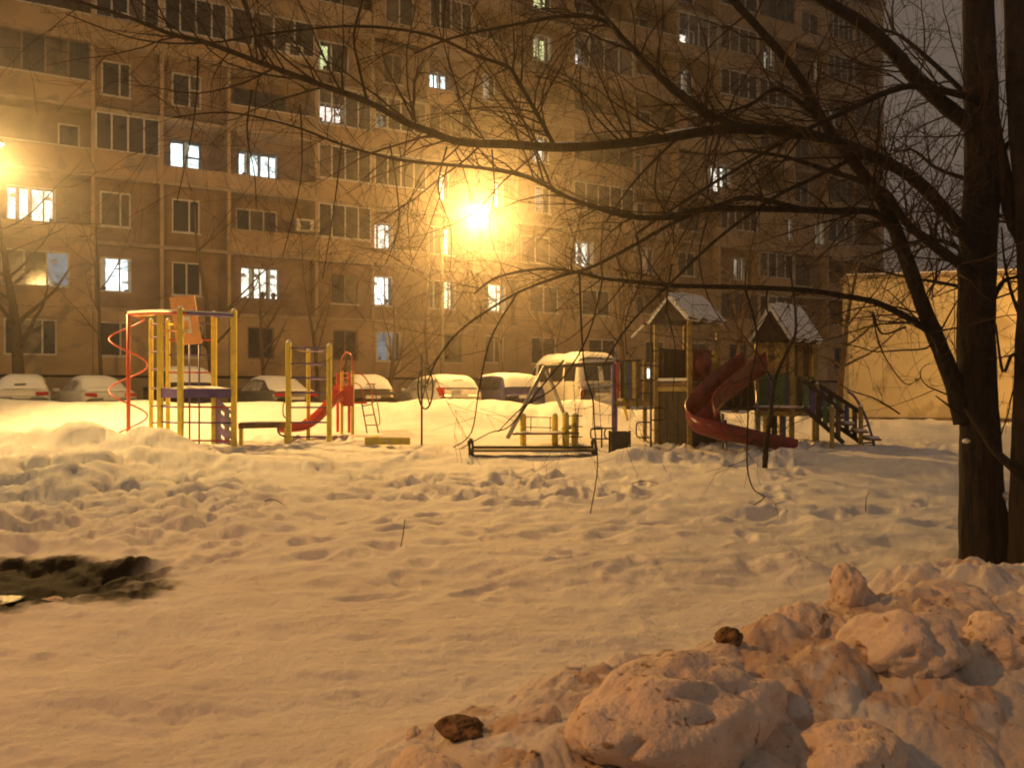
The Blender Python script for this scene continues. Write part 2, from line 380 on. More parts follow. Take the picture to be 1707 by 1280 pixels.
def ground():
    ang = np.concatenate([np.linspace(-180, -42, 46)[:-1], np.linspace(-42, 42, 900), np.linspace(42, 180, 46)[1:-1]])
    ang = np.radians(ang)
    inv = np.linspace(1/1.9, 1/32.0, 620)
    r = np.concatenate([[.05, .5, 1.0, 1.5], 1/inv, [34, 37, 41, 46, 52, 60, 75, 100, 150, 260, 500, 1000]])
    A, R = np.meshgrid(ang, r); X = R*np.sin(A); Y = R*np.cos(A)
    Z = height(X.ravel(), Y.ravel())
    m, n = X.shape
    co = np.stack([X.ravel(), Y.ravel(), Z], 1)
    i, j = np.meshgrid(np.arange(m-1), np.arange(n), indexing='ij'); j2 = (j+1) % n
    faces = np.stack([i*n+j, i*n+j2, (i+1)*n+j2, (i+1)*n+j], -1).reshape(-1, 4)
    me = bpy.data.meshes.new('snow_ground')
    me.vertices.add(len(co)); me.vertices.foreach_set('co', co.ravel())
    me.loops.add(faces.size); me.loops.foreach_set('vertex_index', faces.ravel().astype(np.int32))
    me.polygons.add(len(faces)); me.polygons.foreach_set('loop_start', np.arange(0, faces.size, 4, dtype=np.int32))
    me.polygons.foreach_set('use_smooth', np.ones(len(faces), bool))
    me.update(calc_edges=True)
    x, y = X.ravel(), Y.ravel()
    pr = pud_r(x, y)
    slush = 1 - sstep(.96, 1.26, pr + .26*fbm(x*4, y*4, 141, 4))
    t, nn = pile_ridge(x, y)
    near = (1 - sstep(.0, .9, nn)) * sstep(-.15, .1, t)
    grime = near * (.42 + .9*fbm(x*2.3, y*2.3, 151, 5, .65))
    grime = grime + near * .8*sstep(.28, .5, fbm(x*6, y*6, 155, 4))
    grime = np.clip(grime, 0, 1) + .10*sstep(.1, .5, fbm(x*1.1, y*1.1, 157, 4))*(1-sstep(8, 12, y))
    for nm, a in (('slush', slush), ('grime', np.clip(grime, 0, 1))):
        at = me.attributes.new(nm, 'FLOAT', 'POINT'); at.data.foreach_set('value', a.astype(np.float32))
    mt = bpy.data.materials.new('ground_snow'); mt.use_nodes = True; nt = mt.node_tree; b = nt.nodes['Principled BSDF']
    b.inputs['Roughness'].default_value = .7; b.inputs['Specular IOR Level'].default_value = .25
    def att(nm):
        a = nt.nodes.new('ShaderNodeAttribute'); a.attribute_name = nm; return a.outputs['Fac']
    def mixc(f, a, c):
        mx = nt.nodes.new('ShaderNodeMix'); mx.data_type = 'RGBA'; nt.links.new(f, mx.inputs[0])
        if isinstance(a, tuple): mx.inputs[6].default_value = a
        else: nt.links.new(a, mx.inputs[6])
        mx.inputs[7].default_value = c; return mx.outputs[2]
    geo = nt.nodes.new('ShaderNodeNewGeometry')
    nz = nt.nodes.new('ShaderNodeTexNoise'); nz.inputs['Scale'].default_value = 2.2; nz.inputs['Detail'].default_value = 8
    nt.links.new(geo.outputs['Position'], nz.inputs['Vector'])
    rp = nt.nodes.new('ShaderNodeValToRGB'); rp.color_ramp.elements[0].position = .35; rp.color_ramp.elements[1].position = .7
    rp.color_ramp.elements[0].color = (.76, .75, .75, 1); rp.color_ramp.elements[1].color = (.86, .86, .86, 1)
    nt.links.new(nz.outputs['Fac'], rp.inputs[0])
    c = mixc(att('grime'), rp.outputs[0], (.60, .46, .37, 1))
    gn = nt.nodes.new('ShaderNodeTexNoise'); gn.inputs['Scale'].default_value = 42; gn.inputs['Detail'].default_value = 4
    nt.links.new(geo.outputs['Position'], gn.inputs['Vector'])
    gr = nt.nodes.new('ShaderNodeValToRGB'); gr.color_ramp.elements[0].position = .63; gr.color_ramp.elements[1].position = .70
    nt.links.new(gn.outputs['Fac'], gr.inputs[0])
    gm = nt.nodes.new('ShaderNodeMath'); gm.operation = 'MULTIPLY'; nt.links.new(gr.outputs[0], gm.inputs[0]); nt.links.new(att('grime'), gm.inputs[1])
    c = mixc(gm.outputs[0], c, (.16, .10, .06, 1))
    c = mixc(att('slush'), c, (.016, .013, .010, 1))
    nt.links.new(c, b.inputs['Base Color'])
    n2 = nt.nodes.new('ShaderNodeTexNoise'); n2.inputs['Scale'].default_value = 26; n2.inputs['Detail'].default_value = 8; n2.inputs['Roughness'].default_value = .72
    nt.links.new(geo.outputs['Position'], n2.inputs['Vector'])
    bp = nt.nodes.new('ShaderNodeBump'); bp.inputs['Strength'].default_value = .8; bp.inputs['Distance'].default_value = .025
    nt.links.new(n2.outputs['Fac'], bp.inputs['Height']); nt.links.new(bp.outputs[0], b.inputs['Normal'])
    rr = nt.nodes.new('ShaderNodeMapRange'); nt.links.new(att('slush'), rr.inputs[0]); rr.inputs[3].default_value = .7; rr.inputs[4].default_value = .55
    rs_ = nt.nodes.new('ShaderNodeMapRange'); nt.links.new(att('slush'), rs_.inputs[0]); rs_.inputs[3].default_value = .25; rs_.inputs[4].default_value = .04
    nt.links.new(rs_.outputs[0], b.inputs['Specular IOR Level'])
    nt.links.new(rr.outputs[0], b.inputs['Roughness'])
    me.materials.append(mt); M['ground'] = mt
    o = bpy.data.objects.new('snow_ground', me); COL.objects.link(o)
    tag(o, 'trampled snow field lit by street lamps across the courtyard', 'snow', kind='structure')
ground()
w = MB(); a = [i*2*math.pi/40 for i in range(40)]
w.add([(PUD[0]-.35 + .95*math.cos(t), PUD[1]-.05 + .42*math.sin(t), gz(PUD[0]-.3, PUD[1]-.05) + .022) for t in a], [tuple(range(40))])
tag(w.build('puddle', M['water']), 'dark melt water puddle ringed by wet slush', 'puddle', kind='structure')

# ------------------------------------------------------------------ apartment block
U = Vector((.8805, .4739, 0)); N = Vector((.4739, -.8805, 0)); W0 = Vector((-14.28, 35.4, 0)); ST = 2.8; Z0 = 2.216
def wp(s, z, o): return W0 + U*s + N*o + Vector((0, 0, z))
def s_of(x):
    k = (x - 853.5) / 1340.0; return (35.4*k + 14.28) / (.8805 - .4739*k)
def z_of(x, y):
    return CAMZ + (650 - y) / 1340.0 * (35.4 + .4739*s_of(x))
def wbox(mb, s0, s1, z0, z1, o0, o1):
    return mb.add([wp(s0,z0,o0), wp(s1,z0,o0), wp(s1,z0,o1), wp(s0,z0,o1), wp(s0,z1,o0), wp(s1,z1,o0), wp(s1,z1,o1), wp(s0,z1,o1)],
                  [(0,1,2,3),(4,7,6,5),(0,4,5,1),(1,5,6,2),(2,6,7,3),(3,7,4,0)])
block = empty('apartment_building', wp(20, .6, 0), 0, 'long many storeyed panel apartment block behind the parked cars', 'building')
BAYPX = [-330, -160, -8, 155, 270, 382, 528, 622, 714, 790, 862, 955, 1058, 1130, 1200, 1265, 1325, 1380, 1425, 1466]
BAYS = [s_of(x) for x in BAYPX]
REC = -1.15
def wall_hole(name, m, s0, s1, z0, z1, o0, o1, hs0, hs1, hz0, hz1):
    b = MB(); wbox(b, s0, hs0, z0, z1, o0, o1); wbox(b, hs1, s1, z0, z1, o0, o1)
    wbox(b, hs0, hs1, z0, hz0, o0, o1); wbox(b, hs0, hs1, hz1, z1, o0, o1)
    return b.build(name, m, block)
LITS = ('lit_cool', 'lit_white', 'lit_warm', 'lit_green', 'lit_pink', 'lit_red', 'lit_dim', 'lit_blue')
def window(s0, s1, z0, z1, o, n, lit=None, fm='wframe', bar=.07, transom=None, lits=None):
    """frame with n lights; lit: material key of the room behind; lits: which lights are lit"""
    b = MB(); dep = .07
    wbox(b, s0, s1, z0, z0+bar, o-dep, o); wbox(b, s0, s1, z1-bar, z1, o-dep, o)
    xs = [s0 + (s1-s0)*i/n for i in range(n+1)] if not hasattr(n, '__len__') else [s0 + (s1-s0)*t for t in n]
    k = len(xs) - 1
    for i, x in enumerate(xs):
        a, c = (x, x+bar) if i == 0 else (x-bar, x) if i == k else (x-bar/2, x+bar/2)
        wbox(b, a, c, z0+bar, z1-bar, o-dep, o)
    if transom is not None:
        i, h = transom; zz = z0 + (z1-z0)*h
        wbox(b, xs[i]+bar, xs[i+1]-bar, zz-bar/2, zz+bar/2, o-dep, o-.004)
    w = b.build('window', M[fm], block)
    for i in range(k):
        on = lit and (lits is None or i in lits)
        g = MB(); wbox(g, xs[i]+bar*.4, xs[i+1]-bar*.4, z0+bar*.4, z1-bar*.4, o-dep+.02, o-dep+.032)
        g.build('pane', M['clear_glass'] if on else M[rnd.choice(('dark_glass', 'dark_glass', 'curt_glass'))], w)
        if on:
            r = MB(); wbox(r, xs[i]-.0, xs[i+1]+.0, z0-.02, z1+.02, o-.75, o-.73); r.build('lit_room', M[lit], w)
            r = MB(); cw = (xs[i+1]-xs[i]); side = rnd.random() < .5
            if rnd.random() < .7:
                a = xs[i] if side else xs[i+1] - cw*.3
                rows = []
                for q in range(9):
                    ss = a + cw*.3*q/8; oo = o-.2 + .03*math.sin(q*2.4)
                    rows.append([wp(ss, z0+.02, oo), wp(ss, z1-.02, oo)])
                r.grid(rows); r.build('curtain', M['curtain'], w)
            if rnd.random() < .6:
                f = rnd.uniform(.2, .75); ww = rnd.uniform(.08, .16); hh = rnd.uniform(.12, .4); cs_ = xs[i] + cw*f
                r = MB(); c0 = wp(cs_, z0+.02, o-.14); r.tube([c0, c0 + Vector((0, 0, hh*.4)), c0 + Vector((.02, 0, hh*.75)), c0 + Vector((0, 0, hh))], [ww*.5, ww*.6, ww, ww*.3], 7); r.build('pot_plant', M['inside'], w)
            if rnd.random() < .5:
                c0 = wp(xs[i] + cw*rnd.uniform(.3, .7), z1-.35, o-.5); r = MB(); r.tube([c0 + Vector((0, 0, .12)), c0 + Vector((0, 0, .04)), c0 - Vector((0, 0, .05))], [.03, .13, .17], 8); r.build('lamp_shade', M['curtain'], w)
    if rnd.random() < .6:
        r = MB(); wbox(r, s0-.05, s1+.05, z0-.05, z0, o-.02, o+.12); r.build('sill', M['wframe'], w)
    return w
def cell(bi, fl, typ, **kw):
    s0, s1 = BAYS[bi], BAYS[bi+1]; z0 = Z0 + ST*fl; z1 = z0 + ST; wd = s1 - s0
    pa = M[kw.get('pm') or ('panel_b' if (bi*7 + fl*3) % 4 == 0 else 'panel_a')]
    par = kw.get('par', 1.02); g = .012
    lit = kw.get('lit'); lits = kw.get('lits')
    if typ == 'win':
        a, c = kw.get('w', (.28, .72)); hz = kw.get('hz', (.80, 2.28))
        h0, h1 = s0+wd*a, s0+wd*c
        wall_hole('wall_panel', pa, s0+g, s1-g, z0+g, z1-g, -.25, 0, h0, h1, z0+hz[0], z0+hz[1])
        window(h0, h1, z0+hz[0], z0+hz[1], -.08, kw.get('n', 2), lit, kw.get('fm', 'wframe'), lits=lits, transom=kw.get('tr'))
        return
    # floor slab and side walls of the recess
    b = MB(); wbox(b, s0, s1, z0-.09, z0+.05, REC-.1, .03); b.build('slab', M['slab'], block)
    b = MB(); wbox(b, s0-.07, s0+.07, z0+.05, z1-.09, REC-.1, .015); b.build('side_wall', M['panel_b'], block)
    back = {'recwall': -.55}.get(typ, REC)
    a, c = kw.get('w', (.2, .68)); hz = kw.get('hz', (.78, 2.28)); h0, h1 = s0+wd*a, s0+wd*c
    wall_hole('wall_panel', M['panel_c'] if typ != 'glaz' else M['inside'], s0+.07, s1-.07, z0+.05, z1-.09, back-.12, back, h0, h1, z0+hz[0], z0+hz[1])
    window(h0, h1, z0+hz[0], z0+hz[1], back-.03, kw.get('n', 2), lit, kw.get('fm', 'wframe'), lits=lits, transom=kw.get('tr'))
    if typ in ('loggia', 'glaz', 'open'):
        b = MB(); wbox(b, s0+.075, s1-.075, z0+.06, z0+par, -.09, .045); b.build('parapet', pa, block)
        b = MB(); wbox(b, s0+.075, s1-.075, z0+par, z0+par+.05, -.12, .07); b.build('parapet_rail', M['wframe'] if rnd.random() < .5 else M['slab'], block)
    if typ == 'glaz':
        nb = kw.get('nb', 4); fm = kw.get('gf') or rnd.choice(('wframe', 'wframe', 'bframe')); zt = z1-.10
        b = MB(); xs = [s0+.08 + (wd-.16)*i/nb for i in range(nb+1)]; br = .07; zb = z0+par+.05
        wbox(b, xs[0], xs[-1], zb, zb+br, -.08, -.01); wbox(b, xs[0], xs[-1], zt-br, zt, -.08, -.01)
        for i, x in enumerate(xs):
            p, q = (x, x+br) if i == 0 else (x-br, x) if i == nb else (x-br/2, x+br/2)
            wbox(b, p, q, zb+br, zt-br, -.08, -.01)
        gl = b.build('loggia_glazing', M[fm], block)
        for i in range(nb):
            p = MB(); wbox(p, xs[i]+.03, xs[i+1]-.03, zb+.03, zt-.03, -.06, -.05)
            p.build('pane', M['clear_glass'] if lit else M[rnd.choice(('dark_glass', 'curt_glass', 'dark_glass'))], gl)
CELLS = {}
def C(bi, fl, typ, **kw): CELLS[(bi, fl)] = (typ, kw)
# floors counted from the lowest row of windows
C(2,4,'glaz',gf='bframe'); C(2,3,'loggia',w=(.62,.86),n=1,hz=(.5,2.3)); C(2,2,'loggia',par=.6,w=(.08,.6),n=4,lit='lit_white'); C(2,1,'win',w=(.05,.75),n=3,lit='lit_blue',lits=(2,)); C(2,0,'win',w=(.08,.62),n=(0,.28,.72,1))
C(3,5,'glaz',gf='wframe'); C(3,4,'recwall',w=(.12,.55),n=(0,.62,1)); C(3,3,'glaz',gf='wframe'); C(3,2,'recwall',w=(.1,.55),n=(0,.66,1)); C(3,1,'recwall',w=(.1,.56),n=(0,.62,1),lit='lit_cool',tr=(1,.3)); C(3,0,'win',w=(.08,.55),n=(0,.66,1))
C(4,5,'glaz',gf='wframe'); C(4,4,'recwall',w=(.16,.6),n=(0,.6,1),tr=(1,.55)); C(4,3,'loggia',par=.7,w=(.14,.62),n=(0,.45,1),lit='lit_cool',fm='dframe',tr=(1,.5)); C(4,2,'recwall',w=(.16,.58),n=(0,.62,1)); C(4,1,'recwall',w=(.16,.6),n=2); C(4,0,'win',w=(.2,.6))
C(5,5,'glaz',gf='wframe',nb=4); C(5,4,'open',w=(.1,.7),n=3,fm='dframe'); C(5,3,'open',par=.7,w=(.14,.62),n=(0,.25,.5,.75,1),lit='lit_cool',fm='dframe',hz=(.85,2.2)); C(5,2,'loggia',w=(.12,.6),n=3); C(5,1,'recwall',w=(.14,.6),n=3,lit='lit_white',fm='bframe'); C(5,0,'win',w=(.2,.5),fm='bframe')
C(6,5,'recwall',w=(.06,.62),n=(0,.45,1),lit='lit_green',lits=(0,)); C(6,4,'glaz',par=.8,w=(.1,.6),n=3,lit='lit_pink',hz=(1.3,2.3)); C(6,3,'glaz',gf='wframe'); C(6,2,'glaz',gf='wframe'); C(6,1,'recwall',w=(.3,.8),fm='bframe'); C(6,0,'win',fm='bframe')
C(7,5,'recwall',w=(.25,.6),fm='bframe'); C(7,4,'glaz',w=(.1,.4),n=2,lit='lit_dim'); C(7,3,'glaz',gf='wframe'); C(7,2,'loggia',par=.7,w=(.06,.5),n=3,lit='lit_white'); C(7,1,'recwall',w=(.06,.42),n=(0,.6,1),lit='lit_cool'); C(7,0,'win',w=(.05,.5),n=2,lit='lit_blue')
C(8,5,'loggia',par=.7,w=(.03,.72),n=5,lit='lit_cool',fm='dframe',hz=(1.0,2.2)); C(8,4,'glaz',gf='bframe'); C(8,3,'recwall',w=(.3,.55),n=1,lit='lit_warm'); C(8,2,'recwall',w=(.04,.64),n=(0,.3,.55,1),lit='lit_warm',lits=(0,2)); C(8,1,'recwall',w=(.03,.7),n=(0,.27,.5,.75,1),lit='lit_warm',lits=(0,2,3)); C(8,0,'win',fm='bframe')
C(9,3,'recwall',w=(.55,.8),n=1,lit='lit_warm'); C(9,1,'recwall',w=(.42,.85),n=2,lit='lit_warm')
C(10,7,'recwall',w=(.36,.7),lit='lit_green'); C(10,6,'recwall',w=(.36,.7),lit='lit_green',n=3); C(10,4,'recwall',w=(.36,.66),lit='lit_white',n=3); C(10,3,'recwall',w=(.4,.68),lit='lit_dim'); C(10,5,'open',fm='dframe')
C(11,6,'glaz',w=(.14,.36),n=1,lit='lit_pink',par=.7,hz=(1.15,2.3)); C(11,2,'recwall',w=(.12,.42),n=3,lit='lit_white'); C(11,1,'win',w=(.15,.6),n=(0,.55,1)); C(11,5,'open',fm='bframe')
C(12,6,'open',w=(.08,.25),n=1,lit='lit_red'); C(12,4,'recwall',w=(.08,.3),n=1,lit='lit_red',hz=(.6,2.2)); C(13,7,'glaz',w=(.3,.7),n=2,lit='lit_pink',par=.7,hz=(1.1,2.3)); C(13,4,'recwall',w=(.82,.99),lit='lit_dim')
C(14,4,'win',w=(.0001,.3),n=2,lit='lit_white')
C(15,3,'win',w=(.78,.96),n=1,lit='lit_cool'); C(16,7,'recwall',w=(.66,.92),n=2,lit='lit_white',lits=(1,)); C(16,3,'win',w=(.62,.92),n=2,lit='lit_white'); C(17,5,'open',fm='dframe'); C(15,6,'glaz',gf='wframe'); C(14,6,'glaz',gf='wframe')
C(9,5,'recwall',w=(.3,.6),n=2,lit='lit_dim'); C(13,6,'recwall',w=(.2,.5),n=2,lit='lit_dim'); C(15,7,'recwall',w=(.3,.6),n=2,lit='lit_dim'); C(17,6,'recwall',w=(.3,.6),n=2,lit='lit_dim'); C(12,2,'recwall',w=(.3,.55),n=2,lit='lit_red'); C(14,2,'recwall',w=(.5,.8),n=2,lit='lit_dim')
cr = random.Random(21)
TYPES = {0: ('glaz','loggia'), 1: ('recwall','glaz')}
top_of = []
for bi in range(len(BAYS)-1):
    xc = (BAYPX[bi] + BAYPX[bi+1]) / 2
    sp = 117 - .035*xc
    top = int(max(1, (650 + 70) / sp))             # a storey beyond the edge of the picture
    top_of.append(top)
    for fl in range(top + 1):
        if (bi, fl) in CELLS: t, kw = CELLS[(bi, fl)]
        else:
            if fl == 0: t, kw = 'win', dict(w=(.25,.7), fm=cr.choice(('wframe','bframe')))
            else:
                col = (bi % 3)
                t = cr.choice(('glaz','glaz','loggia','open') if col != 1 else ('recwall','recwall','glaz','win')); 
                kw = dict(w=(.15, .15 + cr.uniform(.35, .55)), fm=cr.choice(('wframe','wframe','bframe')))
                if t == 'win': kw['w'] = (.22, .74)
                if t == 'glaz': kw['nb'] = cr.choice((3, 4, 4, 5))
        cell(bi, fl, t, **kw)
# plinth, dark core behind, end wall, wall above the picture, roof
b = MB(); wbox(b, BAYS[0], BAYS[-1], -.5, Z0-.1, -1.4, .10); b.build('plinth', M['plinth'], block)
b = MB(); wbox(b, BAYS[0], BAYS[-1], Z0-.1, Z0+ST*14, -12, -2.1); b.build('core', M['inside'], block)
b = MB(); wbox(b, BAYS[-1], BAYS[-1]+.3, -.5, Z0+ST*14, -12.2, .12); b.build('end_wall', M['panel_a'], block)
for bi, tp in enumerate(top_of):
    b = MB(); wbox(b, BAYS[bi]+.012, BAYS[bi+1]-.012, Z0+ST*(tp+1), Z0+ST*14, -1.2, 0); b.build('upper_wall', M['panel_a'], block)
b = MB(); wbox(b, BAYS[0]-.2, BAYS[-1]+.5, Z0+ST*14, Z0+ST*14+.4, -12.4, .4); b.build('roof', M['slab'], block)
# air conditioner boxes on the front
for (x, y) in ((488, 90), (506, 378)):
    s, z = s_of(x), z_of(x, y); b = MB(); wbox(b, s-.4, s+.4, z-.28, z+.28, .05, .38); a_ = b.build('air_conditioner', M['wframe'], block)
    b = MB(); wbox(b, s-.22, s+.22, z-.2, z+.2, .38, .39); b.build('fan_grille', M['dframe'], a_)
# entrance canopies
for (x, y) in ((1085, 618),):
    s = s_of(x); b = MB(); wbox(b, s-1.4, s+1.4, 3.0, 3.18, .1, 1.8); b.build('entrance_canopy', M['slab'], block)
    b = MB(); wbox(b, s-.5, s-.1, 2.3, 2.85, .11, .13); b.build('entrance_lamp', M['lit_white'], block)

# ------------------------------------------------------------------ low yellow building on the right
yb = empty('service_building', (14, 29, .5), 0, 'low windowless yellow plastered building lit by a lamp, beyond the tree', 'building')
A = Vector((XatD(1415, 29.0), 29.0, 0)); B = A + Vector((13.5, -3.2, 0)); hz = 5.6
tdir = (B-A).normalized(); nb_ = Vector((-tdir.y, tdir.x, 0))
def ybox(m, t0, t1, d0, d1, z0, z1, name):
    q = [A + tdir*t0 + nb_*d0, A + tdir*t1 + nb_*d0, A + tdir*t1 + nb_*d1, A + tdir*t0 + nb_*d1]
    b = MB(); b.add([p + Vector((0, 0, z0)) for p in q] + [p + Vector((0, 0, z1)) for p in q], [(0,3,2,1),(4,5,6,7),(0,1,5,4),(1,2,6,5),(2,3,7,6),(3,0,4,7)])
    return b.build(name, m, yb)
L_ = (B-A).length
for i in range(4):
    ybox(M['yellow_wall'], L_*i/4 + (.015 if i else 0), L_*(i+1)/4-.015, 0, .35, .62, hz + CAMZ - 1.6, 'wall_panel')
ybox(M['yellow_wall'], 0, L_, .36, 1.3, .62, hz-.05, 'wall_core')
ybox(M['plinth'], -.12, L_+.1, -.12, 1.4, hz, hz+.12, 'roof_edge')
ybox(M['snow'], -.08, L_+.05, -.08, 1.3, hz+.12, hz+.17, 'roof_snow')
sr = random.Random(4); t = 0
while t < L_ - .3:
    wdt = sr.uniform(.35, .8); ybox(M['stone'], t+.02, min(L_, t+wdt)-.02, -.08-sr.uniform(0, .05), .3, .05, .60+sr.uniform(-.03, .015), 'plinth_stone'); t += wdt

# ------------------------------------------------------------------ street lamps
def lamp(name, label, head, foot_xy, power, aim=None, col=SODIUM, cone=165, rad=.14, poler=.085, cat='street lamp', spill=0):
    foot = Vector((foot_xy[0], foot_xy[1], gz(*foot_xy) - .2))
    r = empty(name, foot, 0, label, cat, 'street lamps')
    head = Vector(head); top = Vector((foot.x, foot.y, head.z - .55))
    b = MB(); b.tube([foot, foot + Vector((0, 0, 1.2)), top], [poler*1.35, poler*1.15, poler*.75], 10); b.build('pole', M['pole'], r, True)
    d = head - top; pts = [top, top + Vector((d.x*.12, d.y*.12, .42)), top + Vector((d.x*.45, d.y*.45, .62)), head + Vector((-d.x*.12, -d.y*.12, .16))]
    b = MB(); b.tube(pts, .035, 8); b.build('arm', M['lamp_body'], r, True)
    hd = Vector((d.x, d.y, 0)).normalized() if Vector((d.x, d.y, 0)).length > .05 else Vector((1, 0, 0))
    b = MB(); rows = []
    for i in range(9):
        u = i/8; wv = .17*math.sin(math.pi*(.12+.80*u))**.6; hv = .13*math.sin(math.pi*(.12+.76*u))**.6
        c = head + hd*(-.42 + .8*u); sd = Vector((-hd.y, hd.x, 0))
        rows.append([c + sd*wv*math.cos(t) + Vector((0, 0, hv*max(0, math.sin(t)))) + Vector((0, 0, .05)) for t in [k*2*math.pi/12 for k in range(13)]])
    b.grid(rows); hs = b.build('lamp_head', M['lamp_body'], r, True)
    b = MB(); rows = []
    for i in range(9):
        p = math.pi/2*i/8; rows.append([head + Vector(((rad+.03)*math.cos(p)*math.cos(t), (rad+.03)*math.cos(p)*math.sin(t), .05 - (2*rad+.1)*math.sin(p))) for t in [k*2*math.pi/16 for k in range(17)]])
    b.grid(rows); b.build('lamp_glass', M['clear_glass'], r, True)
    ld = bpy.data.lights.new(name + '_light', 'SPOT' if aim else 'POINT'); ld.energy = power; ld.color = col; ld.shadow_soft_size = rad
    lo = bpy.data.objects.new('lamp_light', ld); COL.objects.link(lo); lo.parent = r
    lo.location = head - foot + Vector((0, 0, -rad-.0))
    if spill:
        l2 = bpy.data.lights.new(name + '_spill', 'POINT'); l2.energy = spill; l2.color = col; l2.shadow_soft_size = rad  # extra point light added in the same head to brighten the walls
        o2 = bpy.data.objects.new('lamp_light', l2); COL.objects.link(o2); o2.parent = r; o2.location = lo.location
    if aim:
        ld.spot_size = math.radians(cone); ld.spot_blend = 1.0
        lo.rotation_euler = (Vector(aim) - (head + Vector((0, 0, -rad-.0)))).to_track_quat('-Z', 'Y').to_euler()
    return r
hm = P(797, 362, 29.0)
lamp('street_lamp', 'glaring sodium street lamp on a slim pole behind the parked cars', hm + Vector((0, 0, .32)), (XatD(737, 30.3), 30.3), POWER_MID, aim=(3.0, 14.0, .3), cone=165, rad=.32, spill=1650)  # large rad: bulb and glass oversized to imitate the glare disc
hl = P(-12, 246, 20.3)
lamp('street_lamp', 'street lamp at the picture edge over the brightest snow', hl, (hl.x - 1.6, hl.y + .8), POWER_SIDE, aim=(-9.0, 19.2, .5), cone=116, rad=.25, col=(1.0, .57, .17), spill=1500)
lamp('street_lamp', 'street lamp shining on the yellow service building', (19.5, 21.5, 7.2), (20.6, 20.6), POWER_WALL, aim=(17, 28, 2.2), cone=120)
lamp('street_lamp', 'street lamp along the road beside the viewer', (-10.5, 1.0, 9.0), (-11.8, 0), POWER_ROAD, aim=(1.2, 4.6, 0), cone=88, col=(1.0, .40, .085))

# ------------------------------------------------------------------ parked cars
PROF = {  # t from rear 0 to front 1: belt z, top z, top half-width ratio
 'sedan': [(0,.72,.76,.82),(.015,.90,.95,.84),(.05,.96,1.01,.84),(.17,.98,1.05,.82),(.30,.98,1.41,.70),(.48,.96,1.47,.70),(.62,.95,1.42,.68),(.77,.93,1.0,.82),(.94,.80,.84,.8),(1,.58,.62,.74)],
 'hatch': [(0,.74,.78,.86),(.015,.92,.97,.86),(.04,.97,1.10,.82),(.13,.98,1.44,.72),(.34,.97,1.52,.72),(.60,.95,1.46,.69),(.76,.93,1.01,.82),(.94,.80,.84,.8),(1,.58,.62,.74)],
 'estate': [(0,.78,.82,.86),(.015,.93,.98,.86),(.03,.97,1.10,.83),(.085,.98,1.46,.74),(.34,.97,1.53,.73),(.60,.95,1.46,.70),(.75,.93,1.01,.82),(.94,.80,.84,.8),(1,.58,.62,.74)],
 'suv': [(0,.85,.9,.9),(.015,1.0,1.08,.88),(.03,1.08,1.2,.86),(.08,1.10,1.64,.78),(.3,1.09,1.72,.77),(.58,1.07,1.68,.75),(.72,1.05,1.13,.84),(.93,.98,1.02,.82),(1,.7,.74,.78)],
 'van': [(0,1.0,1.05,.95),(.01,1.25,1.4,.94),(.03,1.28,2.0,.88),(.07,1.28,2.18,.85),(.3,1.27,2.24,.84),(.66,1.25,2.2,.83),(.78,1.2,1.98,.80),(.90,1.12,1.2,.84),(.97,.95,1.0,.8),(1,.6,.65,.76)],
}
def paint(name, c): return mat(name, c, .32, var=.08, scale=3, wear=((.55, .5, .44), 4, .66))
M['c_white'] = paint('white_car_paint', (.62, .6, .56)); M['c_dark'] = paint('dark_car_paint', (.035, .032, .035)); M['c_grey'] = paint('grey_car_paint', (.10, .095, .09))
M['c_blue'] = paint('dark_blue_car_paint', (.045, .04, .12)); M['c_silver'] = paint('silver_car_paint', (.33, .31, .28)); M['c_brown'] = paint('dark_brown_car_paint', (.06, .045, .03))
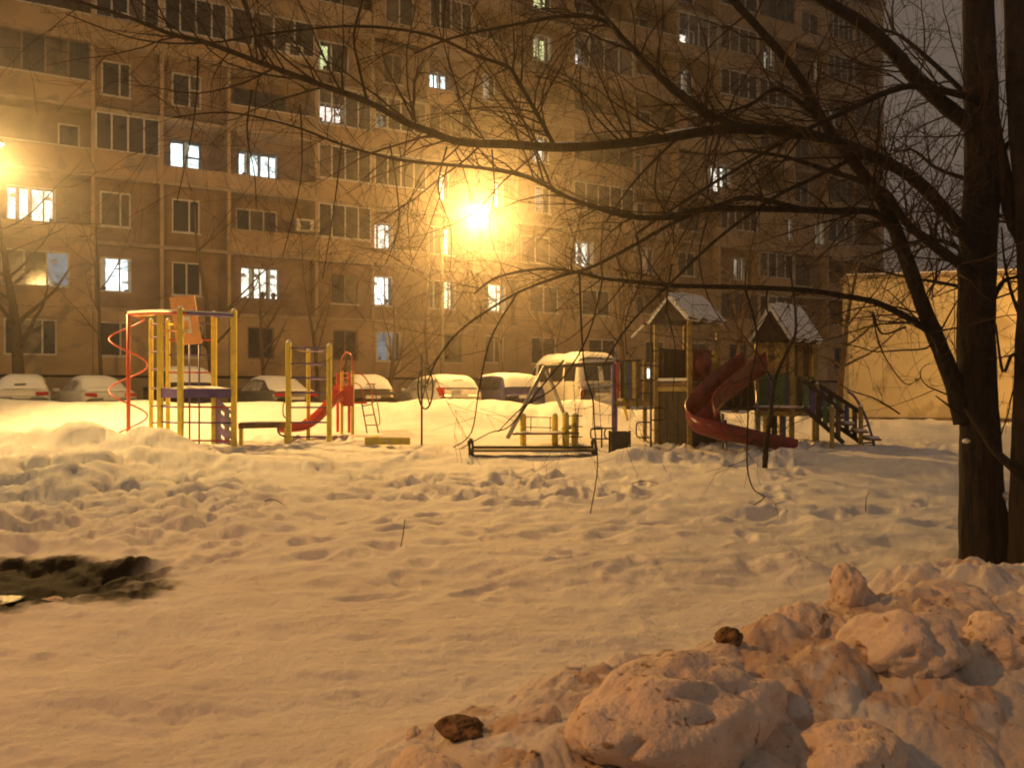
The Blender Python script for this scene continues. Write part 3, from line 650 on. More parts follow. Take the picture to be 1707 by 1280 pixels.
def car(name, label, xr, d, typ, theta, body, L=4.3, W=1.72, scale=1.0, snow=.085, glass='frost', cat='car', side=True, seed=1, lamps=(-1, 1)):
    th = math.radians(theta); hd = Vector((math.sin(th), math.cos(th), 0))
    rear = Vector((XatD(xr, d), d, 0)); ctr = rear + hd*(L/2)
    r = empty(name, (ctr.x, ctr.y, .56), -th, label, cat, 'cars parked before the apartment block', local=True)
    pr = np.array(PROF[typ]); ts = np.linspace(0, 1, 47); ts = ts**1.25
    cols = [np.interp(ts, pr[:, 0], pr[:, k]) for k in (1, 2, 3)]
    for c in cols:
        for _ in range(2): c[1:-1] = .25*c[:-2] + .5*c[1:-1] + .25*c[2:]
    w2 = W/2; wf = w2 * (1 - .10*np.clip((.05-ts)/.05, 0, 1)**2 - .16*np.clip((ts-.9)/.1, 0, 1)**2)
    ys = -L/2 + L*ts
    def ring(i):
        b, t, q = cols[0][i]*scale, cols[1][i]*scale, cols[2][i]; w = wf[i]; y = ys[i]
        half = [(.86*w, .28), (.97*w, .36), (w, .55), (w, b-.10), (.975*w, b), (min(q*w+.02, .95*w), b + (t-b)*.90), (q*w*.82, b + (t-b)*.98), (q*w*.45, t), (0, t+.012)]
        return [(-x, y, z) for x, z in half] + [(x, y, z) for x, z in half[-2::-1]]
    rings = [ring(i) for i in range(len(ts))]
    b = MB(); b.grid(rings); n = len(rings[0])
    b.f.append(tuple(range(n))); b.f.append(tuple((len(ts)-1)*n + k for k in range(n-1, -1, -1)))
    bd = b.build('body', body, r, True)
    # side glass
    def pane_patch(sd, t0, t1, f0=.10, f1=.88):
        g = MB(); rows = []
        for t in np.linspace(t0, t1, 8):
            i = int(np.argmin(abs(ts - t))); rg = rings[i]
            a = Vector(rg[4] if sd < 0 else rg[n-5]); c = Vector(rg[5] if sd < 0 else rg[n-6])
            o = Vector((sd*.014, 0, .004)); row = [a.lerp(c, f0) + o, a.lerp(c, (f0+f1)/2) + o, a.lerp(c, f1) + o]
            rows.append([Vector((p.x, -L/2 + L*t, p.z)) for p in row])
        return g.grid(rows)
    wins = {'sedan': ((.285,.46),(.475,.66)), 'hatch': ((.14,.24),(.26,.45),(.465,.66)), 'estate': ((.10,.25),(.27,.45),(.465,.65)), 'suv': ((.10,.25),(.27,.44),(.455,.62)), 'van': ((.06,.22),(.25,.45),(.48,.66),(.70,.80))}[typ]
    for sd in (-1, 1):
        for (a, c) in wins: pane_patch(sd, a, c).build('side_window', M[glass], r, True)
    # rear door windows for the van, snowed rear glass otherwise
    if typ == 'van':
        for sx in (-1, 1):
            g = MB(); q = []
            for zz in (1.36, 1.92):
                i = int(np.argmin(abs(cols[1]*scale - zz)[:14])); yy = np.interp(zz, (cols[1]*scale)[:12], ys[:12]) - .03
                q.append((yy, zz))
            g.hexa([(sx*.10, q[0][0], q[0][1]), (sx*.66, q[0][0], q[0][1]), (sx*.60, q[1][0], q[1][1]), (sx*.10, q[1][0], q[1][1])], (0, -.012, 0)); g.build('rear_window', M['carglass'], r)
    # lights, plate, bumper
    zl = {'sedan': .88, 'hatch': .92, 'estate': .96, 'suv': 1.0, 'van': 1.0}[typ]*scale
    hl = {'sedan': (.34, .11), 'hatch': (.38, .12), 'estate': (.18, .34), 'suv': (.16, .40), 'van': (.13, .36)}[typ]
    for sx in lamps:
        g = MB(); x1 = w2*.91*sx; x0 = x1 - sx*hl[0]
        g.add([(x0, -L/2-.02, zl-hl[1]/2), (x1, -L/2+.03, zl-hl[1]/2), (x1, -L/2+.05, zl+hl[1]/2), (x0, -L/2+.0, zl+hl[1]/2),
               (x0, -L/2+.12, zl-hl[1]/2), (x1+sx*.02, -L/2+.22, zl-hl[1]/2), (x1+sx*.02, -L/2+.22, zl+hl[1]/2), (x0, -L/2+.12, zl+hl[1]/2)],
              [(0,1,2,3),(4,7,6,5),(0,4,5,1),(1,5,6,2),(2,6,7,3),(3,7,4,0)]); g.build('tail_light', M['tail'], r, bevel=.01)
    g = MB(); g.box(-.26, .26, -L/2-.035, -L/2-.02, zl-.12-.055, zl-.12+.055); g.build('number_plate', M['plate'], r)
    g = MB(); g.box(-w2*.94, w2*.94, -L/2-.09, -L/2+.12, .34, .60*scale); g.build('bumper', body, r, bevel=.04)
    for sx in (-1, 1):
        g = MB(); g.box(sx*w2-.0 if sx > 0 else -w2-.17, w2+.17 if sx > 0 else -w2, L*.16, L*.16+.1, .98*scale, 1.10*scale); g.build('mirror', body, r, bevel=.03)
        for yy in (-L*.31, L*.31):
            g = MB(); g.tube([(sx*(w2-.2), yy, .31), (sx*(w2-.02), yy, .31)], .31, 18); wh = g.build('wheel', M['tyre'], r, False)
            g = MB(); g.tube([(sx*(w2-.03), yy, .31), (sx*(w2-.01), yy, .31)], .19, 14); g.build('rim', M['steel'], wh)
    # snow lying on it
    rows = []; t_min = {'sedan': .03, 'hatch': .028, 'estate': .022, 'suv': .03, 'van': .055}[typ]
    for i in range(0, len(ts)):
        t = ts[i]; row = []
        if t < t_min: continue
        dy = ys[min(i+1, len(ts)-1)] - ys[max(i-1, 0)]; dz = (cols[1][min(i+1, len(ts)-1)] - cols[1][max(i-1, 0)])*scale
        nl = Vector((0, -dz, dy)).normalized()
        for k in range(17):
            v = -1 + 2*k/16; b_, t_, q = cols[0][i]*scale, cols[1][i]*scale, cols[2][i]
            hw = min(q*wf[i]+.0, .95*wf[i]); x = v*hw; z = t_ - (t_-b_)*.10*max(0, (abs(v)-.6)/.4)**1.5
            nv = mnoise.noise(Vector((x*1.4 + seed*9, ys[i]*1.3, seed*3.3)))
            ed = (1 - abs(v)**6) * min(1, max(0, t-t_min)/.03 + .12) * (1 if t < .93 else max(.1, (1-t)/.07))
            th_ = snow * (.85 + .35*nv) * ed * (1 if nl.z > .6 else .25 + .6*max(0, nl.z)) + .012
            row.append(Vector((x, ys[i], z)) + nl*th_)
        rows.append(row)
    g = MB(); g.grid(rows); g.build('snow_cover', M['snow'], r, True)
    if typ in ('estate', 'hatch') and side:       # dark wiper poking out of the snowed rear glass
        g = MB(); i = int(np.argmin(abs(ts-.055))); zz = cols[1][i]*scale + .03; g.bar((-.22, ys[i]-.14, zz+.02), (.12, ys[i]-.13, zz+.035), .05, .03); g.build('wiper', M['black'], r)
    return r
car('parked_car', 'snow buried pale car at the picture edge with one red tail light showing', 36, 27.0, 'hatch', -29, M['c_white'], L=4.1, seed=1, lamps=(1,))
car('parked_car', 'snow covered white hatchback with wide red tail lights behind the spiral pole', 186, 26.7, 'sedan', -43, M['c_white'], L=4.2, seed=2)
car('parked_car', 'tall black off road car hidden behind the climbing frame', 318, 27.6, 'suv', -33, M['c_dark'], L=4.5, W=1.8, scale=1.05, seed=3, glass='carglass')
car('parked_car', 'dark grey sedan with snowy roof just left of the ladder frame', 496, 27.4, 'sedan', -40, M['c_grey'], L=4.4, seed=4)
car('parked_car', 'dark brown hatchback with snowed roof behind the red slide', 622, 27.6, 'hatch', -22, M['c_brown'], L=4.1, seed=5, lamps=())
car('parked_car', 'dirty white estate car with roof rails beside the hoop on a post', 768, 27.2, 'estate', -29, M['c_white'], L=4.3, seed=6, snow=.06, lamps=(-1,))
car('parked_car', 'dark blue boxy off road car next to the white van', 876, 27.6, 'suv', -27, M['c_blue'], L=4.2, W=1.72, scale=.93, seed=7, glass='carglass', snow=.05, lamps=())
car('parked_van', 'white van with a thick cap of snow on its roof', 1003, 28.2, 'van', -25, M['c_white'], L=4.9, W=1.9, seed=8, glass='carglass', snow=.2, cat='van')

# ------------------------------------------------------------------ playground
def vpost(par, x, yt, d, w=.12, m='yellow', yb=None, name='post', cap=True, snow=False):
    X = XatD(x, d); zt = P(x, yt, d).z; zb = gz(X, d) - .15 if yb is None else P(x, yb, d).z
    b = MB(); b.box(X-w/2, X+w/2, d-w/2, d+w/2, zb, zt); o = b.build(name, M[m], par, bevel=.02)
    if snow:
        b = MB(); b.tube([(X, d, zt-.005), (X, d, zt+.03), (X, d, zt+.05)], [w*.48, w*.42, w*.15], 8); b.build('snow_cap', M['snow'], o, True)
    return o
def bars(par, name, m, p, q, r=.022, n=6):
    b = MB(); b.tube([p, q], r, n); return b.build(name, M[m], par, True)
def loop_tube(par, name, m, pts, r=.02):
    b = MB(); b.tube(pts, r, 6); return b.build(name, M[m], par, True)
def bez(pts, n=8):
    """Catmull-Rom through pts"""
    pts = [Vector(p) for p in pts]; out = []
    for i in range(len(pts)-1):
        p0 = pts[max(i-1, 0)]; p1 = pts[i]; p2 = pts[i+1]; p3 = pts[min(i+2, len(pts)-1)]
        for k in range(n):
            t = k/n; out.append(.5*((2*p1) + (p2-p0)*t + (2*p0-5*p1+4*p2-p3)*t*t + (3*p1-p0-3*p2+p3)*t**3))
    out.append(pts[-1]); return out

# tall climbing frame
g0 = gz(XatD(310, 18), 18)
cf = empty('climbing_frame', (XatD(310, 18), 18, g0), 0, 'tall yellow climbing frame with spiral pole, snowy platform and tilted orange backboard', 'climbing frame')
PS = {'a': (267, 523, 17.8), 'b': (301, 514, 17.2), 'c': (390, 518, 17.9), 'd': (357, 522, 18.7), 'e': (252, 534, 19.4), 'f': (280, 534, 18.9)}
PT = {}
for k, (x, yt, d) in PS.items():
    vpost(cf, x, yt, d, .115 if k in 'abcd' else .09, snow=True); PT[k] = Vector((XatD(x, d), d, 0))
def lvl(k, y): x, yt, d = PS[k]; return Vector((XatD(x, d), d, P(x, y, d).z))
for i, y in enumerate((541, 563, 587, 616, 648, 677, 705, 734)): bars(cf, 'rung', 'purple', lvl('e', y), lvl('f', y-2), .022)
for i, (y, m) in enumerate(((678, 'red'), (704, 'purple'), (734, 'red'))):
    bars(cf, 'rung', m, lvl('b', y), lvl('c', y+1)); bars(cf, 'rung', 'purple' if i != 2 else 'red', lvl('a', y-1), lvl('b', y+1))
for i, y in enumerate((539, 567, 592, 621)): bars(cf, 'rung', ('purple', 'red', 'purple', 'red')[i], lvl('f', y), lvl('d', y))
for x in (316, 332): bars(cf, 'upright', 'purple', P(x, 572, 18.4), P(x, 752, 18.4), .02)
# top hoop: red then violet, curving round to the spiral pole
pole = Vector((XatD(214, 18.6), 18.6, 0)); zt = P(214, 524, 18.6).z
ring = bez([Vector((pole.x, pole.y, zt)), lvl('a', 523) + Vector((-.12, -.05, .02)), lvl('b', 522), lvl('c', 526), lvl('d', 527)], 8)
b = MB(); b.tube(ring[:18], .04, 8); b.build('top_rail', M['red'], cf, True)
b = MB(); b.tube(ring[17:], .038, 8); b.build('top_rail', M['purple'], cf, True)
ring2 = bez([Vector((pole.x, pole.y, zt)), Vector((pole.x+.3, pole.y+.45, zt+.02)), lvl('e', 523) + Vector((.2, .2, .05)), lvl('d', 525)], 8)
b = MB(); b.tube(ring2, .03, 8); b.build('top_rail', M['yellow'], cf, True)
b = MB(); b.tube([(p.x, p.y, p.z+.045) for p in ring], .022, 6); b.build('snow_strip', M['snow'], cf, True)
b = MB(); b.tube([Vector((pole.x, pole.y, gz(pole.x, pole.y)-.1)), Vector((pole.x, pole.y, zt))], .045, 10); b.build('spiral_pole', M['red'], cf, True)
hel = []
for i in range(81):
    u = i/80; a = math.radians(35) + u*2*math.pi*2.45; rr = .40 if u > .02 else .40*u/.02
    hel.append(Vector((pole.x + rr*math.cos(a), pole.y + .40*math.sin(a), zt - .02 - u*(zt - .45))))
b = MB(); b.tube(hel, .02, 6); b.build('spiral_bar', M['red'], cf, True)
# platform
q = [lvl('a', 648), lvl('b', 646), lvl('c', 648), lvl('d', 646)]
zp = 1.62; q = [Vector((p.x, p.y, zp)) for p in q]
b = MB(); b.hexa(q, (0, 0, -.06)); b.build('platform', M['wood'], cf)
b = MB()
for i in range(3): b.bar(q[i] + Vector((0, 0, -.09)), q[i+1] + Vector((0, 0, -.09)), .04, .20)
b.build('platform_skirt', M['purple'], cf)
b = MB(); rows = []
for i in range(9):
    rows.append([(q[0].lerp(q[3], i/8)).lerp(q[1].lerp(q[2], i/8), j/8) + Vector((0, 0, .005 + .06*(1-abs(i/4-1)**4)*(1-abs(j/4-1)**4) + .012*mnoise.noise(Vector((i*.6, j*.7, 3)))))for j in range(9)])
b.grid(rows); b.build('platform_snow', M['snow'], cf, True)
# climbing board with hand holes between the right-hand posts
pc, pd = lvl('c', 0), lvl('d', 0); tdv = (pc-pd).normalized(); nd = Vector((-tdv.y, tdv.x, 0))
b = MB(); lw = (pc-pd).length
def bq(u0, u1, z0, z1): b.hexa([pd + tdv*lw*u0 + Vector((0,0,z0-pd.z)), pd + tdv*lw*u1 + Vector((0,0,z0-pd.z)), pd + tdv*lw*u1 + Vector((0,0,z1-pd.z)), pd + tdv*lw*u0 + Vector((0,0,z1-pd.z))], nd*.03)
zg = g0 - .1
bq(.08, .30, zg, 1.45); bq(.52, .72, zg, 1.45); bq(.92, .96, zg, 1.45)
for (u0, u1) in ((.30, .52), (.72, .92)):
    zz = zg
    for hzz in ((.62, .72), (.88, .98), (1.18, 1.28)):
        o_ = .1 if u0 > .6 else 0
        bq(u0, u1, zz, hzz[0]+o_); zz = hzz[1]+o_
    bq(u0, u1, zz, 1.45)
b.build('climbing_board', M['purple'], cf)
# backboard, hanging askew
bb = P(309, 534, 18.3); ax = Vector((.98, -.1, .075)).normalized()*.30; ay = Vector((-.085, 0, .55)); dn = Vector((0, .03, 0))
bb = bb + Vector((0, 0, 0))
b = MB(); b.hexa([bb-ax-ay, bb+ax-ay, bb+ax+ay, bb-ax+ay], dn); bo = b.build('backboard', M['orange'], cf)
wq = [bb + ax*u + ay*v + Vector((0, -.006, 0)) for u, v in ((-.45,-.55),(.42,-.55),(.42,.16),(-.45,.16))]; iq = [bb + ax*u + ay*v + Vector((0, -.006, 0)) for u, v in ((-.22,-.38),(.22,-.38),(.22,-.02),(-.22,-.02))]
b = MB(); b.add(wq + iq, [(0,1,5,4),(1,2,6,5),(2,3,7,6),(3,0,4,7)]); b.build('target_square', M['white'], bo)
hp = bb - ay*.5 + Vector((-.28, -.28, .02))
b = MB(); b.tube([hp + Vector((.2*math.cos(a), .2*math.sin(a), 0)) for a in [k*2*math.pi/20 for k in range(21)]], .014, 6); b.build('hoop', M['orange'], cf, True)
b = MB(); b.bar(hp + Vector((.1, .16, 0)), bb - ay*.5, .05, .03); b.build('hoop_bracket', M['yellow'], cf)
b = MB(); b.bar(bb - ay*.2 + Vector((0, .05, 0)), lvl('f', 540), .05, .05); b.build('board_bracket', M['yellow'], cf)

# balance beam between the frames
p, q = P(397, 710, 18.3), P(482, 708, 18.7)
bm = empty('balance_beam', (p.x, p.y, gz(p.x, p.y)), 0, 'wooden balance beam joining the tall frame to the ladder frame', 'balance beam')
b = MB(); b.bar(p, q, .08, .125); b.build('beam', M['wood'], bm, bevel=.01)
for t in (.06, .94):
    c = p.lerp(q, t); b = MB(); b.box(c.x-.04, c.x+.04, c.y-.04, c.y+.04, gz(c.x, c.y)-.15, c.z-.06); b.build('leg', M['yellow'], bm)
b = MB(); b.tube([p.lerp(q, t) + Vector((0, 0, .068)) for t in (.03, .3, .6, .97)], [.02, .03, .028, .015], 6); b.build('snow_strip', M['snow'], bm, True)

# ladder frame
lf = empty('ladder_frame', (XatD(515, 18.6), 18.6, gz(XatD(515, 18.6), 18.6)), 0, 'three post yellow ladder frame with violet rungs before the red slide', 'climbing frame')
L1, L2, L3 = (481, 571, 18.5), (514, 584, 19.6), (549, 576, 18.6)
for (x, yt, d), w in ((L1, .12), (L2, .085), (L3, .11)): vpost(lf, x, yt, d, w, snow=True)
def ll(k, y): return Vector((XatD(k[0], k[2]), k[2], P(k[0], y, k[2]).z))
for y in (580, 606, 630, 655, 679, 704, 728): bars(lf, 'rung', 'purple', ll(L1, y), ll(L3, y), .022)
for y in (586, 608, 632): bars(lf, 'rung', 'purple', ll(L2, y), ll(L3, y), .018)
bars(lf, 'rung', 'wood', ll(L1, 581), ll(L2, 588), .018)
a = ll(L1, 0)
loop_tube(lf, 'handle', 'wood', bez([P(481, 670, 18.5), P(474, 671, 18.5), P(472, 678, 18.5), P(472, 690, 18.5), P(475, 696, 18.5), P(481, 697, 18.5)], 4), .016)
loop_tube(lf, 'handle', 'purple', bez([P(464, 712, 18.4), P(464, 719, 18.4), P(468, 725, 18.4), P(480, 728, 18.5)], 4), .022)

# small red slide
rs = empty('slide', (XatD(580, 20), 20, gz(XatD(580, 20), 20)), 0, 'small red slide with arched hand rails and yellow ladder', 'slide')
for x, yt, d in ((570, 618, 20.2), (588, 618, 19.9), (563, 622, 20.9), (582, 622, 20.7)): vpost(rs, x, yt, d, .075, 'yellow' if d < 20.5 else 'red')
for (x0, x1, d0, d1) in ((569, 588, 20.15, 19.85),):
    loop_tube(rs, 'arch_rail', 'red', bez([P(x0, 622, d0), P(x0+1, 600, d0), P(x0+5, 590, d0), P((x0+x1)/2, 587, 20), P(x1-4, 591, d1), P(x1-1, 601, d1), P(x1, 622, d1)], 5), .016)
    for y in (622, 630, 640): bars(rs, 'guard_bar', 'red', P(x0, y, d0), P(x1, y, d1), .014)
b = MB(); b.hexa([P(572, 677, 19.8), P(589, 677, 19.75), P(589, 642, 19.75), P(572, 644, 19.8)], (0, .03, 0)); b.build('side_panel', M['red_plastic'], rs)
b = MB(); b.hexa([P(556, 662, 20.3), P(570, 664, 20.2), P(570, 641, 20.2), P(556, 643, 20.3)], (0, .03, 0)); b.build('side_panel', M['red_plastic'], rs)
b = MB(); b.hexa([P(568, 673, 20.1), P(612, 673, 20.0), P(607, 673, 21.0), P(564, 673, 21.0)], (0, 0, .05)); b.build('deck', M['red'], rs)
def trough(par, name, m, path, half, hside, sides=None, smooth=True):
    rows = []; pts = path
    for i, p in enumerate(pts):
        t = (pts[min(i+1, len(pts)-1)] - pts[max(i-1, 0)]).normalized(); r = t.cross(Vector((0, 0, 1))).normalized(); n = r.cross(t).normalized()
        h = hside if not callable(hside) else hside(i/(len(pts)-1))
        sec = [(-half-.03, h), (-half, h), (-half*.97, h*.35), (-half*.75, .05), (0, 0), (half*.75, .05), (half*.97, h*.35), (half, h), (half+.03, h), (half+.03, h*.3), (half*.8, -.03), (0, -.07), (-half*.8, -.03), (-half-.03, h*.3), (-half-.03, h)]
        rows.append([p + r*a + n*c for a, c in sec])
    b = MB(); b.grid(rows); b.f.append(tuple(range(14))); k = (len(rows)-1)*15; b.f.append(tuple(k+i for i in range(13, -1, -1)))
    return b.build(name, M[m], par, smooth)
trough(rs, 'chute', 'red_plastic', bez([P(572, 655, 20.1), P(562, 665, 20.0), P(535, 695, 19.8), P(510, 712, 19.6), P(485, 716, 19.5), P(462, 717, 19.4)], 5), .22, .15)
for x0, x1, d in ((600, 612, 19.9), (606, 633, 20.3)):
    pass
for (xa, ya, xb, yb_, d) in ((603, 672, 612, 722, 20.0), (619, 668, 631, 722, 19.8)):
    bars(rs, 'ladder_rail', 'wood', P(xa, ya, d), P(xb, yb_, d), .018)
for t in (.1, .42, .74): bars(rs, 'ladder_rung', 'wood', P(603+9*t, 672+50*t, 20.0), P(619+12*t, 668+54*t, 19.8), .016)
loop_tube(rs, 'hand_rail', 'red', bez([P(590, 622, 19.9), P(602, 624, 19.9), P(612, 634, 19.9), P(619, 650, 19.8), P(622, 672, 19.8)], 5), .016)
loop_tube(rs, 'hand_rail', 'wood', bez([P(616, 640, 19.8), P(622, 641, 19.8), P(626, 655, 19.8), P(632, 690, 19.8), P(633, 705, 19.8), P(629, 710, 19.8)], 5), .014)
loop_tube(rs, 'hand_rail', 'red', bez([P(590, 638, 20.2), P(600, 642, 20.2), P(605, 655, 20.2), P(608, 672, 20.2)], 5), .014)

# sand box edge
p, q = P(608, 735, 17.9), P(684, 735, 18.0)
sb = empty('sandbox_edge', (p.x, p.y, gz(p.x, p.y)), 0, 'low yellow sandbox board half buried in snow', 'sandbox')
b = MB(); b.bar(p, q, .05, .16); b.build('board', M['yellow'], sb, bevel=.01)
b = MB(); c = P(645, 735, 17.93); b.tube([c + Vector((0, -.03, 0)), c + Vector((0, -.05, 0))], .035, 12); b.build('round_cap', M['white'], sb)
b = MB(); b.bar(p + Vector((.03, .02, -.02)), p + Vector((.1, 1.2, -.02)), .05, .16); b.build('board', M['yellow'], sb)

# hoop on a post
hp_ = empty('spoked_hoop', (XatD(703, 17.9), 17.9, gz(XatD(703, 17.9), 17.9)), 0, 'spoked play wheel standing on a thin dark post', 'play hoop')
vpost(hp_, 703, 590, 17.9, .045, 'black')
c = P(709, 646, 17.75); ex = Vector((.175, -.11, 0)); ez = Vector((0, 0, .47))
b = MB(); b.tube([c + ex*math.cos(a) + ez*math.sin(a) for a in [k*2*math.pi/32 for k in range(33)]], .021, 6); b.build('wheel_rim', M['black'], hp_, True)
for k in range(5):
    a = k*2*math.pi/5 + .3; bars(hp_, 'spoke', 'black', c, c + ex*math.cos(a) + ez*math.sin(a), .014, 5)
b = MB(); b.tube([P(703, 646, 17.9), c], .02, 6); b.build('axle', M['black'], hp_)

# swing
sw = empty('swing', (XatD(930, 19), 19, gz(XatD(930, 19), 19)), 0, 'steel swing frame with slanted legs and chains in front of the van', 'swing')
tl, tr = P(908, 611, 18.8), P(1024, 606, 18.4)
bars(sw, 'top_bar', 'black', tl, tr, .05, 8)
for (x, y, d) in ((846, 722, 18.0), (946, 696, 20.4)): bars(sw, 'leg', 'steel', tl, P(x, y+8, d), .05, 8)
b = MB(); b.tube([P(1023, 606, 18.4), P(1024, 745, 18.4)], .06, 10); b.build('leg', M['purple'], sw, True)
bars(sw, 'leg', 'yellow', tr + Vector((0, .02, 0)), P(1046, 700, 19.6), .04, 8)
for (x0, x1, yb_) in ((943, 938, 714), (955, 961, 714), (990, 988, 712), (996, 1002, 716)):
    t = (x0 - 908) / 116; p = tl.lerp(tr, t); e = P(x1, yb_, p.y)
    b = MB(); m = 26
    for i in range(m):
        a_ = p.lerp(e, i/m); c_ = p.lerp(e, (i+.8)/m); b.bar(a_, c_, .012 if i % 2 else .02, .02 if i % 2 else .012)
    b.build('chain', M['black'], sw)
for (x0, x1, y) in ((937, 962, 714), (987, 1003, 715)):
    p, q = P(x0, y, 18.7), P(x1, y, 18.6); b = MB(); b.bar(p, q, .2, .03); b.build('swing_seat', M['darkwood'], sw, bevel=.008)
    b = MB(); b.tube([p + Vector((.03, 0, .03)), p.lerp(q, .5) + Vector((0, 0, .04)), q + Vector((-.03, 0, .03))], [.03, .05, .03], 6); b.build('seat_snow', M['snow'], sw, True)

# sand-play table with round posts
pt = empty('play_table', (XatD(905, 17.6), 17.6, gz(XatD(905, 17.6), 17.6)), 0, 'low play table between stout round yellow posts with thin rails', 'play table')
for (x, yt, d) in ((872, 691, 18.3), (925, 691, 18.1), (943, 689, 17.4), (958, 691, 17.7)):
    X = XatD(x, d); zt = P(x, yt, d).z
    b = MB(); b.tube([(X, d, gz(X, d)-.1), (X, d, zt-.03), (X, d, zt)], [.075, .075, .055], 14); o = b.build('post', M['yellow'], pt, True)
    b = MB(); b.tube([(X, d, zt), (X, d, zt+.02), (X, d, zt+.035)], [.06, .05, .015], 10); b.build('snow_cap', M['snow'], o, True)
for y in (695, 712): bars(pt, 'rail', 'black', P(877, y, 18.25), P(920, y+1, 18.1), .012)
for x in (885, 917): bars(pt, 'rail', 'black', P(x, 695, 18.2), P(x, 722, 18.2), .012)
for y in (693, 711, 728): bars(pt, 'rail', 'black', P(948, y, 17.5), P(971, y, 17.3), .012)
bars(pt, 'rail', 'black', P(964, 690, 17.4), P(963, 733, 17.4), .012)
b = MB(); b.hexa([P(854, 725, 17.5), P(966, 724, 17.2), P(962, 721, 18.0), P(862, 722, 18.2)], (0, 0, .035)); b.build('table_top', M['wood'], pt)
b = MB(); b.grid([[P(856+108*j/8, 721, 17.55).lerp(P(864+96*j/8, 719.5, 18.1), i/4) + Vector((0, 0, .03*(1-abs(i/2-1)**3)*(1-abs(j/4-1)**4))) for j in range(9)] for i in range(5)]); b.build('table_snow', M['snow'], pt, True)

# bench
bd = 15.9; zb0 = gz(XatD(888, bd), bd)
bn = empty('park_bench', (XatD(888, bd), bd, zb0), 0, 'long low bench with curled black iron ends sunk in the snow', 'bench')
for x in (785, 990):
    for dx, dd in ((-4, .22), (5, -.16)):
        d = bd + dd; loop_tube(bn, 'leg', 'black', bez([P(x+dx*.4, 772, d), P(x+dx*.6, 750, d), P(x+dx*.5, 738, d), P(x+dx*.1, 733, d+.02), P(x-dx*.5, 735, d+.05), P(x-dx*.7, 741, d+.05)], 4), .028)
    b = MB(); b.bar(P(x, 756, bd-.22), P(x, 754, bd+.28), .05, .04); b.build('cross_bar', M['black'], bn)
for k in range(5):
    dd = -.2 + k*.1; b = MB(); b.bar(P(784, 751.5 - .7*k, bd+dd), P(991, 751.5 - .7*k, bd+dd), .075, .035); b.build('slat', M['darkwood'], bn, bevel=.006)
b = MB(); b.bar(P(786, 747, bd+.3), P(989, 747, bd+.3), .03, .09); b.build('slat', M['darkwood'], bn, bevel=.006)

# waste bin
d = 16.5; X = XatD(1033, d); zg = gz(X, d)
wb_ = empty('waste_bin', (X, d, zg), 0, 'dark square metal waste bin leaning on thin legs beside the bench', 'waste bin')
zt = P(1033, 719, d).z; b = MB()
top = [(-.19,-.16),(.19,-.16),(.19,.16),(-.19,.16)]
b.add([(X+a, d+c, zt) for a, c in top] + [(X+a*.86-.02, d+c*.86, zt-.52) for a, c in top] + [(X+a*.9, d+c*.9, zt) for a, c in top] + [(X+a*.78-.02, d+c*.78, zt-.49) for a, c in top],
      [(0,4,5,1),(1,5,6,2),(2,6,7,3),(3,7,4,0),(4,7,6,5),(8,9,13,12),(9,10,14,13),(10,11,15,14),(11,8,12,15),(12,13,14,15),(0,1,9,8),(1,2,10,9),(2,3,11,10),(3,0,8,11)])
b.build('bucket', M['black'], wb_, bevel=.01)
for sx in (-1, 1): b = MB(); b.bar((X+sx*.21, d, zg-.2), (X+sx*.21, d, zt+.02), .035, .035); b.build('leg', M['black'], wb_)
b = MB(); b.bar((X-.21, d, zt-.06), (X+.21, d, zt-.06), .02, .02); b.build('axle', M['black'], wb_)

# tube loops beside the playhouse
tl_ = empty('loop_climber', (XatD(1080, 17.6), 17.6, gz(XatD(1080, 17.6), 17.6)), 0, 'climbing pole with stacked dark tube loops before the first playhouse', 'climbing pole')
vpost(tl_, 1085, 540, 17.4, .045, 'black', name='pole')
for (x0, x1, y0, y1) in ((1064, 1086, 609, 634), (1062, 1088, 656, 681), (1061, 1086, 704, 729), (1086, 1106, 585, 610), (1086, 1108, 680, 700)):
    dd = 17.4; xx0, xx1 = (x0, x1) if x0 < 1080 else (x1, x0); s = 4 if xx0 < xx1 else -4
    loop_tube(tl_, 'loop', 'black', bez([P(xx1, y0, dd), P(xx0+s, y0, dd), P(xx0, y0+6, dd), P(xx0, y1-6, dd), P(xx0+s, y1, dd), P(xx1, y1, dd)], 4), .017)
hl_ = empty('hand_loop', (XatD(1000, 17.3), 17.3, gz(XatD(1000, 17.3), 17.3)), 0, 'low double hand loop of dark tube behind the waste bin', 'hand rail')
for (x0, x1) in ((985, 1022), (1008, 1026)):
    loop_tube(hl_, 'loop', 'black', bez([P(x1, 714, 17.4), P(x0+4, 714, 17.4), P(x0, 719, 17.4), P(x0, 726, 17.4), P(x0+4, 731, 17.4), P(x1, 731, 17.4)], 4), .018)
bars(hl_, 'stem', 'black', P(1003, 712, 17.4), P(1003, 760, 17.4), .02)

